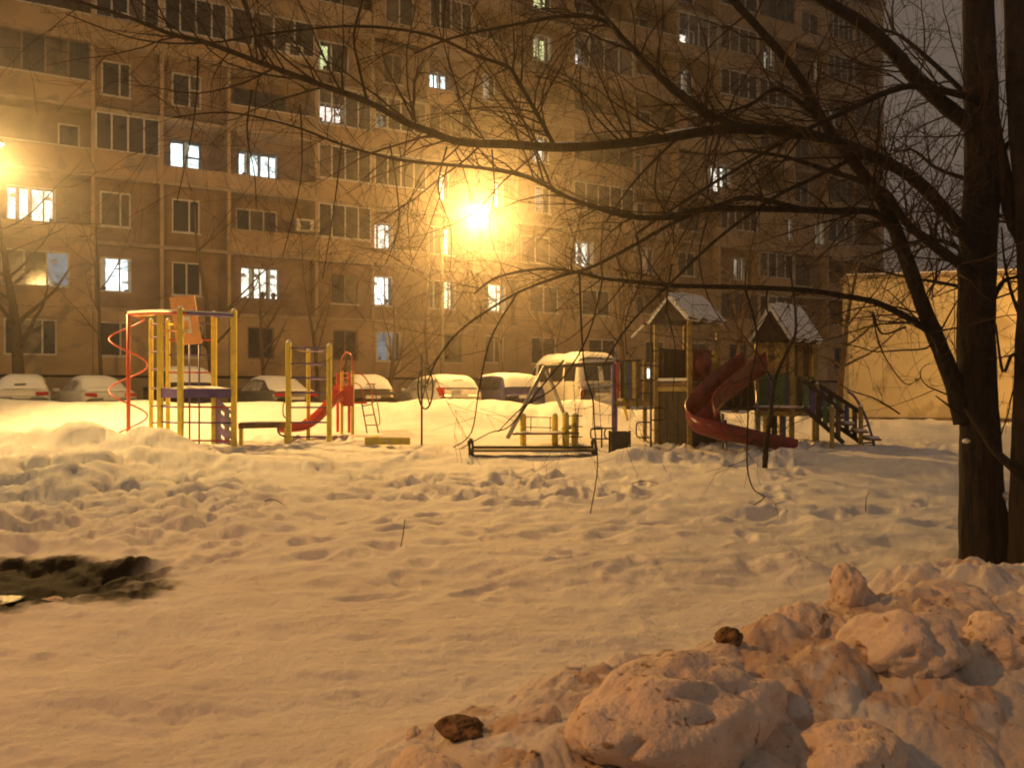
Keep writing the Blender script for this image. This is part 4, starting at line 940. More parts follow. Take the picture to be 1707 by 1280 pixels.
# playhouses
E1 = Vector((.71, -.70, 0)); E2 = Vector((.70, .71, 0))
def house(name, label, A, wl, dl, z_deck, z_eave, z_peak, over=.18):
    r = empty(name, (A[0], A[1], gz(*A)), 0, label, 'playhouse'); A = Vector((A[0], A[1], 0))
    cs = [A, A + E1*wl, A + E1*wl + E2*dl, A + E2*dl]
    for c in cs:
        b = MB(); b.box(c.x-.05, c.x+.05, c.y-.05, c.y+.05, gz(c.x, c.y)-.15, z_eave+.02); b.build('post', M['shaded_yellow'], r, bevel=.012)
    b = MB(); b.hexa([c + Vector((0, 0, z_deck)) for c in cs], (0, 0, -.08)); b.build('deck', M['wood'], r)
    for k in range(4):
        b = MB(); b.bar(cs[k] + Vector((0, 0, z_deck-.14)), cs[(k+1) % 4] + Vector((0, 0, z_deck-.14)), .05, .10); b.build('deck_beam', M['shaded_yellow'], r)
    # gable roof: ridge along E2
    f = -E2*over; bk = E2*(dl+over); mid = E1*(wl/2); lo = -E1*.12; hi = E1*(wl+.12)
    ze = Vector((0, 0, z_eave)); zpk = Vector((0, 0, z_peak))
    for nm, e, side in (('roof', hi, 1), ('roof', lo, -1)):
        q = [A + e + f + ze, A + e + bk + ze, A + mid + bk + zpk, A + mid + f + zpk]
        nrm = (q[1]-q[0]).cross(q[2]-q[0]).normalized(); nrm = nrm if nrm.z > 0 else -nrm
        b = MB(); b.hexa(q, nrm*.03); rf = b.build('roof', M['darkwood'], r)
        rows = []
        for i in range(9):
            row = []
            for j in range(9):
                u, v = i/8, j/8; p = q[0].lerp(q[1], v).lerp(q[3].lerp(q[2], v), u)
                if i == 0: p = p + (q[3]-q[0]).normalized()*(.05*math.sin(j*2.3+side) + .02)
                row.append(p + nrm*(.035 + .085*(1-abs(v*2-1)**6)*(min(1, u*5+.2)) + .01*mnoise.noise(Vector((i*.5, j*.6, z_peak)))))
            rows.append(row)
        bb_ = MB(); bb_.grid(rows); edge = rows[0] + [r_[-1] for r_ in rows[1:]] + rows[-1][-2::-1] + [r_[0] for r_ in rows[-2:0:-1]]
        m_ = len(edge); bs = len(bb_.v); bb_.v += [tuple(p) for p in edge] + [tuple(p - nrm*.1) for p in edge]
        for i in range(m_): bb_.f.append((bs+i, bs+(i+1) % m_, bs+m_+(i+1) % m_, bs+m_+i))
        if side == 1 : bb_.build('roof_snow', M['snow'], rf, True)
        else: bb_.build('roof_snow', M['snow'], rf, True)
    for ee in (f + E2*.1, bk - E2*.1):
        b = MB(); b.add([A + lo*.6 + ee + ze, A + hi - E1*.05 + ee + ze, A + mid + ee + zpk - Vector((0, 0, .02))] + [A + lo*.6 + ee + ze + E2*.03, A + hi - E1*.05 + ee + ze + E2*.03, A + mid + ee + zpk - Vector((0, 0, .02)) + E2*.03], [(0,1,2),(5,4,3),(0,3,4,1),(1,4,5,2),(2,5,3,0)]); b.build('gable', M['darkwood'], r)
    return r, cs
def slats(par, p, q, z0, z1, n, mats, th=.025, gap=.25, name='slat'):
    p = Vector(p); q = Vector(q); t = (q-p).normalized(); nn = Vector((-t.y, t.x, 0)); L = (q-p).length
    for i in range(n):
        a = p + t*L*(i + gap/2)/n; c = p + t*L*(i+1-gap/2)/n
        b = MB(); b.hexa([Vector((a.x, a.y, z0)), Vector((c.x, c.y, z0)), Vector((c.x, c.y, z1)), Vector((a.x, a.y, z1))], nn*th); b.build(name, M[mats[i % len(mats)]], par, bevel=.006)
h1, c1 = house('playhouse', 'dark gabled playhouse with snowy roof and a red slide, next to the loop pole', (XatD(1094, 18.2), 18.2), .87, 1.2, 1.76, 3.13, 3.70)
slats(h1, c1[0], c1[1], gz(4, 17.6)-.1, 1.60, 3, ('darkwood',), gap=.03, name='lower_panel')
slats(h1, c1[1], c1[2], gz(4, 17.6)-.1, 1.60, 4, ('darkwood',), gap=.03, name='lower_panel')
b = MB(); q0, q1 = c1[0].lerp(c1[1], .04), c1[0].lerp(c1[1], .96); b.bar(q0 + Vector((0, 0, 1.83)), q1 + Vector((0, 0, 1.83)), .06, .07); b.build('snow_strip', M['snow'], h1, bevel=.02)
bars(h1, 'guard_rail', 'black', c1[1] + Vector((0, 0, 2.72)), c1[2] + Vector((0, 0, 2.72)), .016)
for t in (.25, .62): loop_tube(h1, 'guard_loop', 'black', bez([c1[1].lerp(c1[2], t) + Vector((0, 0, 2.72)), c1[1].lerp(c1[2], t) + Vector((0, 0, 2.45)), c1[1].lerp(c1[2], t+.05) + Vector((0, 0, 2.4)), c1[1].lerp(c1[2], t+.28) + Vector((0, 0, 2.4)), c1[1].lerp(c1[2], t+.3) + Vector((0, 0, 2.7))], 3), .014)
# red domed window
dc = c1[1].lerp(c1[2], .38) + Vector((.02, -.02, 2.16)); dnrm = Vector((.71, -.70, 0))
b = MB(); rows = []
for i in range(9):
    p_ = math.pi/2*i/8; rows.append([dc + E2*(.30*math.cos(p_)*math.cos(t)) + Vector((0, 0, .30*math.cos(p_)*math.sin(t))) + dnrm*(.22*math.sin(p_)) for t in [k*2*math.pi/20 for k in range(21)]])
b.grid(rows); b.build('bubble_window', M['shaded_red'], h1, True)
b = MB(); b.hexa([dc + E2*-.36 + Vector((0,0,-.36)), dc + E2*.40 + Vector((0,0,-.36)), dc + E2*.40 + Vector((0,0,.34)), dc + E2*-.36 + Vector((0,0,.34))], dnrm*-.03); b.build('bubble_panel', M['shaded_red'], h1)
slats(h1, c1[3] + Vector((0, 0, 0)), c1[2], 1.8, 2.5, 5, ('shaded_yellow', 'wood'), gap=.2)
# bridge of coloured boards on its left
bl, br_ = P(1026, 668, 18.4), P(1090, 668, 18.5)
b = MB(); b.hexa([P(1026, 668, 18.3), P(1092, 668, 18.3), P(1092, 668, 19.1), P(1026, 668, 19.1)], (0, 0, -.12)); b.build('bridge_deck', M['shaded_yellow'], h1)
slats(h1, P(1027, 660, 18.25), P(1067, 660, 18.25), P(1027, 664, 18.25).z, P(1027, 603, 18.25).z, 6, ('red', 'darkwood', 'green', 'blue', 'yellow', 'wood'), gap=.16)
b = MB(); b.bar(P(1026, 602, 18.27), P(1068, 601, 18.27), .05, .04); b.build('bridge_rail', M['black'], h1)
for x in (1075, 1026): vpost(h1, x, 600 if x > 1050 else 640, 18.7, .09, 'shaded_yellow', name='bridge_post')
b = MB(); b.bar(P(1053, 562, 18.6), P(1074, 541, 18.3), .04, .04); b.build('roof_batten', M['snow'], h1)
b = MB(); b.bar(P(1072, 540, 18.25), P(1150, 535, 17.7), .05, .06); b.build('eave_beam', M['darkwood'], h1)

h2, c2 = house('playhouse', 'second playhouse with yellow wall, snowy roof and stairs down its right side', (XatD(1262, 18.8), 18.8), .85, 1.2, 1.19, 2.72, 3.55, .2)
slats(h2, c2[0], c2[1], 1.98, 2.70, 6, ('shaded_yellow', 'shaded_yellow', 'wood'), gap=.06, name='wall_board')
slats(h2, c2[0] + Vector((-.01, -.01, 0)), c2[1] + Vector((-.01, -.01, 0)), 1.22, 1.96, 6, ('green', 'green', 'blue'), gap=.06, name='wall_board')
hp2 = c2[0].lerp(c2[1], .45) + Vector((-.035, -.035, 2.36))
b = MB(); hs_ = [(.085*(16*math.sin(t)**3)/16, .085*(13*math.cos(t)-5*math.cos(2*t)-2*math.cos(3*t)-math.cos(4*t))/16) for t in [k*2*math.pi/24 for k in range(24)]]
b.add([hp2 + E1*x_ + Vector((0, 0, z_)) for x_, z_ in hs_], [tuple(range(24))]); b.build('dark_heart_patch', M['darkwood'], h2)  # flat dark heart, painting the shade of a cut-out hole
b = MB(); b.hexa([c2[0] + Vector((-.12, -.12, 1.2)), c2[1] + Vector((.0, -.16, 1.2)), c2[1] + Vector((.1, .0, 1.2)), c2[0] + Vector((0, 0, 1.2))], (0, 0, .05)); b.build('ledge_snow', M['snow'], h2)
slats(h2, c2[1], c2[2], 1.22, 1.9, 4, ('green', 'darkwood'), gap=.4)
# lower boards under deck
slats(h2, c2[0] + Vector((0, .3, 0)), c2[1] + Vector((0, .3, 0)), gz(6, 18)-.1, 1.05, 4, ('wood', 'yellow', 'darkwood', 'blue'), gap=.35, name='lower_board')
# stairs
s0, s1 = P(1356, 640, 19.0), P(1437, 735, 17.9)
for i in range(5):
    t = i/5; z = 1.12 - .16*i; c = Vector((XatD(1356, 18.9) + .22*i + .05, 18.6 - .14*i, z)); b = MB(); b.hexa([c + Vector((-.14, -.34, 0)), c + Vector((.14, -.30, 0)), c + Vector((.24, .40, 0)), c + Vector((-.04, .36, 0))], (0, 0, .04)); st = b.build('stair_tread', M['wood'], h2)
    b = MB(); b.hexa([c + Vector((-.10, -.28, .04)), c + Vector((.12, -.25, .04)), c + Vector((.2, .34, .04)), c + Vector((-.02, .3, .04))], (0, 0, .05)); b.build('tread_snow', M['snow'], st)
for (x, yt, d) in ((1387, 678, 17.6), (1435, 677, 18.0), (1362, 640, 18.3)): vpost(h2, x, yt, d, .085, 'shaded_yellow', name='stair_post', snow=True)
for dd, xo in ((18.4, 0), (17.75, -30)):
    b = MB(); b.bar(P(1352 + xo*.4, 634, dd), P(1436 + xo, 688, dd), .05, .09); b.build('stair_rail', M['darkwood'], h2)
    b = MB(); b.bar(P(1352 + xo*.4, 680, dd), P(1436 + xo, 738, dd), .05, .09); b.build('stair_string', M['darkwood'], h2)
    for i in range(6):
        t = (i+.4)/6.2; xx = 1352 + xo*.4 + (84 + xo*.6)*t; b = MB()
        b.hexa([P(xx-4, 684+54*t, dd), P(xx+4, 684+54*t, dd), P(xx+4, 638+52*t, dd), P(xx-4, 638+52*t, dd)], (0, .03, 0)); b.build('stair_board', M[('green', 'purple', 'darkwood', 'green', 'blue', 'wood')[i]], h2, bevel=.005)
ap = empty('arched_pipe', (XatD(1455, 18), 18, gz(XatD(1455, 18), 18)), 0, 'thin violet arched pipe rising beside the playhouse stairs', 'climbing pole')
loop_tube(ap, 'pipe', 'purple', bez([P(1412, 652, 18.3), P(1425, 662, 18.2), P(1441, 690, 18.1), P(1452, 722, 18.0), P(1458, 745, 18.0)], 6), .028)
bars(ap, 'foot', 'purple', P(1438, 739, 18.0), P(1457, 737, 18.0), .022)
bars(ap, 'strut', 'purple', P(1437, 712, 18.1), P(1448, 708, 18.05), .018)
# dark board walls linking the two houses
slats(h1, P(1156, 660, 18.9), P(1262, 660, 19.2), P(1200, 684, 19).z, P(1200, 638, 19).z, 8, ('darkwood',), gap=.04, name='link_board')
slats(h1, P(1154, 720, 18.5), P(1212, 720, 18.7), gz(4.6, 18.6)-.1, P(1200, 700, 18.6).z, 5, ('darkwood',), gap=.04, name='link_board')
slats(h2, c2[3], c2[2], 1.22, 2.70, 6, ('darkwood', 'wood'), gap=.08, name='wall_board')
slats(h1, c1[3], c1[0], 1.84, 2.55, 5, ('darkwood',), gap=.1, name='wall_board')
b = MB(); b.hexa([P(1156, 684, 18.3), P(1262, 684, 18.5), P(1262, 682, 19.3), P(1156, 682, 19.1)], (0, 0, .06)); b.build('link_deck', M['darkwood'], h1)
# winding red slide
wsl = empty('winding_slide', (XatD(1180, 16.8), 16.8, gz(XatD(1180, 16.8), 16.8)), 0, 'winding red plastic slide running between the two playhouses', 'slide')
path = bez([P(1262, 622, 18.4), P(1240, 634, 18.0), P(1205, 660, 17.3), P(1172, 694, 16.8), P(1172, 716, 16.4), P(1198, 727, 16.15), P(1240, 735, 16.3), P(1312, 747, 16.7)], 7)
trough(wsl, 'chute', 'shaded_red', path, .27, lambda t: .52 - .32*t)
b = MB(); b.hexa([P(1248, 604, 18.1), P(1146, 686, 16.75), P(1150, 712, 16.75), P(1240, 650, 18.1)], (.03, .03, 0)); b.build('side_panel', M['shaded_red'], wsl, bevel=.01)
for (x, y, d) in ((1205, 690, 17.2), (1262, 650, 18.3), (1210, 735, 16.2)):
    X = XatD(x, d); b = MB(); b.tube([(X, d, gz(X, d)-.1), (X, d, P(x, y, d).z)], .03, 8); b.build('support', M['steel'], wsl, True)
b = MB(); b.grid([[P(1284+24*j/4, 742+2.6*j/4, 16.45).lerp(P(1284+24*j/4, 740+2.6*j/4, 16.75), i/4) + Vector((0, 0, .05*math.sin(math.pi*i/4)*math.sin(math.pi*j/4))) for j in range(5)] for i in range(5)]); b.build('slide_snow', M['snow'], wsl, True)

# ------------------------------------------------------------------ trees
tr_ = random.Random(5)
def rv(r): return Vector((r.uniform(-1, 1), r.uniform(-1, 1), r.uniform(-1, 1)))
def grow(mb, p, d, L, r0, depth, r, droop=.0, seg=.13, wander=.22, kids=5):
    n = max(3, int(L/seg)); bend = rv(r)*r.uniform(.04, .16); pts = [p.copy()]; rad = [r0]; dirs = [d.copy()]
    for i in range(n):
        d = (d + rv(r)*wander*.8 + bend + Vector((0, 0, droop))).normalized(); p = p + d*(L/n); pts.append(p.copy()); rad.append(max(.0017, r0*(1-.8*(i+1)/n))); dirs.append(d.copy())
    mb.tube(pts, [q*.85 for q in rad], 4 if r0 > .006 else 3, cap=False)
    if depth > 0:
        for k in range(max(1, int(kids*r.uniform(.6, 1.3)))):
            i = r.randint(1, n-1); a = dirs[i]; s = a.cross(rv(r)).normalized(); nd = (a*r.uniform(.45, .9) + s*r.uniform(.5, .9)).normalized()
            grow(mb, pts[i], nd, L*r.uniform(.3, .65), max(.0022, rad[i]*.62), depth-1, r, droop, seg, wander, max(2, kids-2))
def limb(par, px, r0, r1, dens, tl, seed, droop=-.01, name='branch', m='bark', jit=.0, snow=0, kids=5, depth=2, sub=5, tr0=.011):
    r = random.Random(seed)
    pts = bez([P(*q) for q in px], sub); n = len(pts)
    pts = [p + rv(r)*jit for p in pts]
    rad = [r0 + (r1-r0)*(i/(n-1))**.85 for i in range(n)]
    b = MB(); b.tube(pts, [q*r.uniform(.93, 1.07) for q in rad], 8 if r0 > .03 else 6); o = b.build(name, M[m], par, True)
    L = sum((pts[i+1]-pts[i]).length for i in range(n-1))
    if dens:
        t = MB()
        for k in range(int(L*dens*1.5)):
            f = r.random()**.8; i = min(n-2, int(f*(n-1))); a = (pts[i+1]-pts[i]).normalized()
            s = a.cross(rv(r)).normalized(); nd = (a*r.uniform(.2, .8) + s*r.uniform(.5, 1) + Vector((0, 0, .12))).normalized()
            grow(t, pts[i].lerp(pts[i+1], r.random()), nd, tl*r.uniform(.45, 1.6), min(tr0, rad[i]*.5), depth, r, droop, kids=kids)
        if t.v: t.build('twigs', M['twig'], o, False, kind='stuff')
    if snow:
        t = MB()
        for _ in range(snow):
            i = r.randint(0, n-4); m_ = r.randint(2, 4); sp = pts[i:i+m_+1]
            if len(sp) < 3: continue
            t.tube([p + Vector((0, 0, rad[i]*.85)) for p in sp], [rad[i]*(.2 if j in (0, len(sp)-1) else .5) for j in range(len(sp))], 6)
        if t.v: t.build('snow_on_branch', M['snow'], o, True, kind='stuff')
    return o
D = 7.2
base = P(1645, 950, D); 
bt = empty('large_tree', (base.x, base.y, gz(base.x, base.y)), 0, 'big bare dark tree whose branches spread over the whole upper picture', 'tree')
def trunk(par, px, rads, name='trunk', n=14, sub=6, seed=1):
    pts = bez([P(*q) for q in px], sub); m = len(pts); rr = np.interp(np.linspace(0, 1, m), np.linspace(0, 1, len(rads)), rads)
    b = MB(); base_ = len(b.v)
    rows = []
    for i, p in enumerate(pts):
        t = (pts[min(i+1, m-1)] - pts[max(i-1, 0)]).normalized(); r_ = t.cross(Vector((0, 1, 0))).normalized(); u = r_.cross(t)
        row = []
        for k in range(n+1):
            a = 2*math.pi*(k % n)/n; q = p + (r_*math.cos(a) + u*math.sin(a))*rr[i]*(1 + .07*mnoise.noise(Vector((math.cos(a)*1.5, math.sin(a)*1.5 + seed, p.z*2.2))) + .05*mnoise.noise(Vector((math.cos(a)*5, math.sin(a)*5, p.z*5 + seed))))
            row.append(q)
        rows.append(row)
    b.grid(rows); return b.build(name, M['bark'], par, True)
trunk(bt, [(1650,985,D),(1648,930,D),(1638,840,D),(1633,720,D),(1628,600,D),(1628,480,D),(1632,380,D),(1637,300,D),(1636,200,D),(1633,100,D),(1630,0,D),(1626,-160,D),(1620,-420,D)], [.27,.245,.185,.163,.158,.155,.15,.145,.14,.135,.125,.11,.08], n=20)
limb(bt, [(1606,705,D),(1587,632,D),(1557,556,7.1),(1536,504,7.05),(1510,430,7.0),(1476,345,6.95),(1450,305,6.9),(1419,266,6.85),(1375,206,6.8),(1321,114,6.7),(1221,0,6.55),(1120,-110,6.4)], .085, .028, 5, 1.1, 11, name='limb', snow=2)
limb(bt, [(1628,470,7.15),(1600,440,7.05),(1577,425,7.0),(1543,398,6.9),(1510,370,6.85),(1476,322,6.8),(1430,300,6.75),(1380,285,6.7),(1310,262,6.6),(1230,250,6.5)], .055, .012, 7, .9, 12, name='limb')
limb(bt, [(1630,430,7.2),(1610,393,7.1),(1577,353,7.0),(1536,309,6.9),(1493,279,6.85),(1425,249,6.75),(1375,232,6.7),(1328,222,6.65),(1241,215,6.55),(1184,218,6.5),(1100,232,6.4),(1000,243,6.3),(925,246,6.2),(850,241,6.15),(767,237,6.1),(715,219,6.1),(676,204,6.1),(612,170,6.15),(535,142,6.2),(450,111,6.25),(345,72,6.3),(284,57,6.3),(211,28,6.3),(121,0,6.3),(20,-45,6.3)], .062, .012, 6, 1.0, 13, name='limb', snow=5)
limb(bt, [(1500,402,6.98),(1459,356,6.9),(1380,352,6.8),(1301,349,6.75),(1174,349,6.65),(1121,362,6.6),(1056,362,6.55),(992,346,6.5),(940,326,6.45),(880,296,6.4),(800,280,6.4),(690,270,6.4),(627,258,6.4),(566,240,6.4),(483,209,6.4),(380,188,6.4),(290,196,6.4)], .034, .006, 6, .9, 14, snow=3)
limb(bt, [(1557,556,7.1),(1543,548,7.05),(1510,528,7.0),(1459,504,6.9),(1409,494,6.85),(1341,484,6.8),(1241,479,6.7),(1140,477,6.6),(1060,470,6.55),(1005,464,6.5),(966,455,6.5),(905,448,6.5),(830,462,6.5),(790,490,6.5)], .034, .008, 3.5, .7, 15, snow=2)
limb(bt, [(1340,350,6.8),(1250,330,6.7),(1190,345,6.65),(1126,370,6.6),(1044,416,6.5),(982,447,6.45),(930,462,6.4),(863,488,6.35),(799,527,6.3),(760,558,6.25),(728,600,6.2),(712,640,6.2)], .024, .006, 2, .6, 16, droop=-.01)
limb(bt, [(1632,230,D),(1612,205,7.15),(1577,178,7.1),(1526,131,7.0),(1493,91,6.95),(1442,44,6.9),(1372,0,6.8),(1280,-70,6.7)], .075, .045, 4, 1.0, 17, name='limb', snow=1)
limb(bt, [(1630,170,7.1),(1600,158,7.0),(1526,144,6.9),(1476,155,6.8),(1426,178,6.7),(1375,202,6.6),(1320,228,6.5),(1240,275,6.45),(1150,330,6.4),(1060,390,6.4)], .038, .008, 7, .9, 18, droop=-.02)
limb(bt, [(1241,215,6.55),(1190,194,6.5),(1147,165,6.45),(1090,119,6.4),(1044,70,6.35),(1002,33,6.3),(940,28,6.3),(889,36,6.3),(760,62,6.3),(690,90,6.3)], .034, .007, 7, .9, 19)
limb(bt, [(1190,205,6.5),(1120,150,6.45),(1060,90,6.4),(1020,40,6.35),(960,-20,6.3)], .024, .010, 6, .9, 20)
limb(bt, [(925,246,6.2),(904,206,6.2),(863,134,6.2),(845,111,6.2),(793,93,6.2),(715,59,6.25),(599,44,6.3),(470,54,6.3),(345,72,6.35),(230,66,6.4),(110,24,6.4)], .020, .005, 6, .85, 21)
limb(bt, [(612,170,6.15),(598,110,6.15),(590,60,6.2),(604,0,6.2),(615,-60,6.2)], .013, .008, 5, .7, 22)
limb(bt, [(440,100,6.25),(425,60,6.25),(405,0,6.3),(395,-60,6.3)], .011, .008, 4, .7, 23)
limb(bt, [(1419,266,6.85),(1350,300,6.7),(1290,330,6.6),(1200,395,6.5),(1120,470,6.4),(1050,540,6.35),(1005,610,6.3)], .022, .006, 3, .7, 24, droop=-.01)
limb(bt, [(1375,208,6.8),(1300,150,6.7),(1250,175,6.6),(1180,200,6.5),(1120,240,6.45),(1060,300,6.4),(1010,370,6.4)], .022, .006, 6, .8, 25, droop=-.02)
limb(bt, [(1612,160,7.3),(1560,110,7.5),(1500,60,7.7),(1460,50,7.9),(1400,45,8.1)], .03, .008, 10, .8, 26)
limb(bt, [(1615,300,7.3),(1560,280,7.5),(1520,250,7.7),(1480,260,7.8)], .025, .007, 12, .7, 27)
limb(bt, [(1612,420,7.4),(1560,400,7.7),(1500,410,8.0),(1440,430,8.3)], .03, .008, 13, .7, 28)
limb(bt, [(1612,480,7.4),(1560,470,7.7),(1500,460,8.0),(1440,445,8.3)], .022, .006, 12, .6, 29)
limb(bt, [(1655,260,7.2),(1668,250,7.2),(1690,230,7.2),(1730,180,7.2)], .03, .02, 12, .7, 30)
limb(bt, [(1655,500,7.2),(1672,470,7.2),(1700,460,7.2),(1760,440,7.1)], .022, .014, 10, .6, 31)
limb(bt, [(1557,560,7.05),(1545,580,7.0),(1500,584,6.95),(1459,586,6.9),(1430,578,6.9),(1400,572,6.9)], .010, .004, 3, .35, 32, depth=1)
limb(bt, [(1510,545,7.0),(1470,556,6.9),(1455,520,6.9),(1462,560,6.9),(1478,600,6.9),(1510,640,6.9),(1535,628,6.9)], .010, .004, 5, .35, 33, depth=1)
limb(bt, [(1600,690,7.1),(1560,660,7.0)], .012, .005, 0, .3, 34)
limb(bt, [(1500,690,7.0),(1460,665,7.0),(1420,652,7.0),(1400,640,7.0)], .008, .004, 4, .3, 35, depth=1)
# twigs hanging over the snow
limb(bt, [(966,455,6.5),(969,540,6.45),(975,620,6.4),(988,665,6.4),(991,710,6.4),(996,780,6.4),(984,856,6.4)], .010, .004, 2.2, .25, 36, depth=1)
limb(bt, [(1241,479,6.7),(1262,560,6.6),(1250,640,6.5),(1246,720,6.45),(1246,780,6.4),(1256,815,6.4),(1274,828,6.4),(1256,842,6.4)], .010, .004, 3.5, .25, 37, depth=1)
limb(bt, [(863,488,6.35),(820,560,6.3),(800,640,6.25),(786,720,6.25),(755,746,6.2)], .009, .004, 1.2, .3, 38, depth=0)
limb(bt, [(940,600,6.3),(890,660,6.3),(850,710,6.3),(815,722,6.3),(768,748,6.3)], .008, .004, 1.2, .25, 39, depth=0)
limb(bt, [(1005,464,6.5),(980,560,6.4),(930,640,6.35),(870,680,6.3),(830,720,6.3)], .009, .004, 1.2, .3, 40, depth=0)
for k, (x, y) in enumerate(((420, 150), (500, 175), (570, 235), (650, 240), (745, 245), (820, 250), (1100, 250), (330, 95), (1180, 360), (1120, 440), (1060, 390))):
    limb(bt, [(x, y, 6.3), (x+rnd.uniform(-15, 15), y+70, 6.3), (x+rnd.uniform(-25, 25), y+140, 6.3), (x+rnd.uniform(-40, 40), y+rnd.uniform(180, 260), 6.3)], .008, .003, 5, .5, 50+k, depth=1, droop=-.05)
# snow lodged in the forks
for (x, y, d, s) in ((1672, 826, 7.1, .055), (1610, 735, 7.05, .028)):
    if s:
        b = MB(); c = P(x, y, d); rows = []
        for i in range(7):
            p_ = math.pi*i/6; rows.append([c + Vector((s*1.2*math.sin(p_)*math.cos(t), s*math.sin(p_)*math.sin(t), s*.7*math.cos(p_)))*(1+.15*math.sin(t*3+i)) for t in [k*2*math.pi/12 for k in range(13)]])
        b.grid(rows); b.build('fork_snow', M['snow'], bt, True)

# second tree at the frame's edge
D2 = 6.8; b2 = P(1712, 950, D2)
et = empty('edge_tree', (b2.x, b2.y, gz(b2.x, b2.y)), 0, 'dark tree trunk cut off by the picture edge beside the big tree', 'tree')
trunk(et, [(1722,985,D2),(1716,900,D2),(1712,790,D2),(1716,650,D2),(1722,480,D2),(1716,330,6.9),(1704,200,7.0),(1698,90,7.1),(1694,0,7.2),(1688,-150,7.3)], [.20,.15,.125,.12,.115,.115,.11,.105,.10,.08], seed=5)
limb(et, [(1712,800,6.75),(1690,780,6.7),(1660,752,6.7),(1632,712,6.75),(1610,680,6.8)], .05, .02, 0, .4, 71, name='limb')
limb(et, [(1720,420,6.9),(1690,360,7.0),(1672,290,7.1),(1655,200,7.1),(1650,120,7.0)], .085, .05, 4, .6, 72, name='limb')
limb(et, [(1716,640,6.8),(1690,590,6.8),(1672,620,6.8),(1660,540,6.8)], .02, .008, 5, .5, 73)
limb(et, [(1716,560,6.9),(1690,500,7.1),(1675,440,7.3),(1670,380,7.4)], .02, .008, 9, .5, 74)
limb(et, [(1716,720,6.9),(1700,690,7.0),(1690,650,7.1),(1680,690,7.0),(1665,735,7.0)], .010, .005, 6, .3, 75, depth=1)

# thin young tree in front of the winding slide
d = 13.6; xb = XatD(1276, d)
st_ = empty('young_tree', (xb, d, gz(xb, d)), 0, 'thin young tree standing before the winding red slide', 'tree')
limb(st_, [(1275, 772+8, d), (1278, 735, d), (1284, 700, d), (1290, 640, d), (1310, 590, d), (1325, 560, d), (1326, 520, d), (1320, 470, d), (1312, 430, d)], .05, .014, 3.5, .9, 81, name='trunk')
limb(st_, [(1290, 640, d), (1262, 590, d), (1230, 545, d), (1215, 500, d)], .018, .006, 4, .6, 82)
# bush sprigs in the snow
def sprig(px, r0, label, seed, dens=0):
    p = P(*px[0]); o = empty('dry_stem', (p.x, p.y, gz(p.x, p.y)), 0, label, 'stem'); limb(o, px, r0, r0*.5, dens, .2, seed, name='stalk', m='twig', depth=0)
sprig([(667, 917, 7.75), (672, 890, 7.75), (675, 865, 7.75)], .007, 'short single twig sticking up from the smooth snow', 91)
sprig([(432, 843, 10.1), (445, 834, 10.1), (458, 833, 10.1), (470, 839, 10.1)], .008, 'small bent twig arching over the snow on the left', 92)
sprig([(1052, 806, 11.5), (1075, 801, 11.5), (1098, 806, 11.5)], .007, 'low bent twig lying near the bench end', 93)
sprig([(1443, 852, 9.9), (1444, 832, 9.9), (1449, 820, 9.9)], .006, 'faint upright twig right of the young tree', 94)

# bare trees between the cars and the block
def far_tree(xb, d, top, r0, label, seed, spread=1.0, forks=7):
    X = XatD(xb, d); z0 = gz(X, d) - .2; H = P(xb, top, d).z - z0; r = random.Random(seed)
    o = empty('bare_tree', (X, d, z0), 0, label, 'tree', 'bare trees before the block')
    pts = [Vector((X, d, z0))]; dr = Vector((r.uniform(-.06, .06), 0, 1))
    n = 9
    for i in range(n):
        dr = (dr + rv(r)*.10 + Vector((0, 0, .08))).normalized(); pts.append(pts[-1] + dr*H*.8/n)
    rad = [r0*(1-.8*i/n) for i in range(n+1)]
    b = MB(); b.tube(pts, rad, 9); b.build('trunk', M['bark_far'], o, True)
    for k in range(forks):
        i = r.randint(3, n-1); a = r.uniform(0, 6.28); dv = Vector((math.cos(a)*spread, math.sin(a)*spread*.6, r.uniform(.5, 1.1))).normalized()
        br = [pts[i]]; L = H*r.uniform(.22, .42)
        for j in range(6):
            dv = (dv + rv(r)*.16 + Vector((0, 0, .05))).normalized(); br.append(br[-1] + dv*L/6)
        rr = [rad[i]*.55*(1-.75*j/6) for j in range(7)]
        b = MB(); b.tube(br, rr, 6); bo = b.build('branch', M['bark_far'], o, True); t = MB()
        for q in range(9):
            j = r.randint(1, 6); s = (dv.cross(rv(r))).normalized(); grow(t, br[j], (dv*.5 + s*.8).normalized(), L*r.uniform(.25, .6), .012, 2, r, 0, .28, .2, 4)
        t.build('twigs', M['bark_far'], bo, False, kind='stuff')
far_tree(30, 30.5, 240, .26, 'old bare tree with a thick trunk behind the pale cars at the edge', 101, 1.3, 10)
far_tree(172, 31.5, 300, .09, 'slender bare tree behind the white hatchback', 102)
far_tree(352, 31.5, 250, .15, 'bare tree rising behind the tilted orange backboard', 103)
far_tree(432, 31.0, 380, .10, 'bare tree behind the dark grey sedan', 104)
far_tree(528, 32.0, 300, .10, 'tall thin bare tree seen through the ladder frame', 105)
far_tree(566, 29.5, 555, .12, 'cut back stump of a tree behind the small red slide', 106, 1.3, 5)
far_tree(650, 31.0, 420, .12, 'leaning bare tree behind the brown hatchback', 107)
far_tree(716, 32.5, 380, .08, 'thin bare tree just left of the lamp pole', 108)
far_tree(838, 31.0, 330, .11, 'bare tree under the glare of the street lamp', 109)
far_tree(912, 32.0, 400, .10, 'bare tree rising behind the van roof', 110)
far_tree(1045, 31.0, 350, .13, 'bare tree behind the bridge of the first playhouse', 111, 1.2, 9)
far_tree(1225, 29.0, 330, .14, 'dark bare tree between the two playhouse roofs', 112, 1.3, 10)
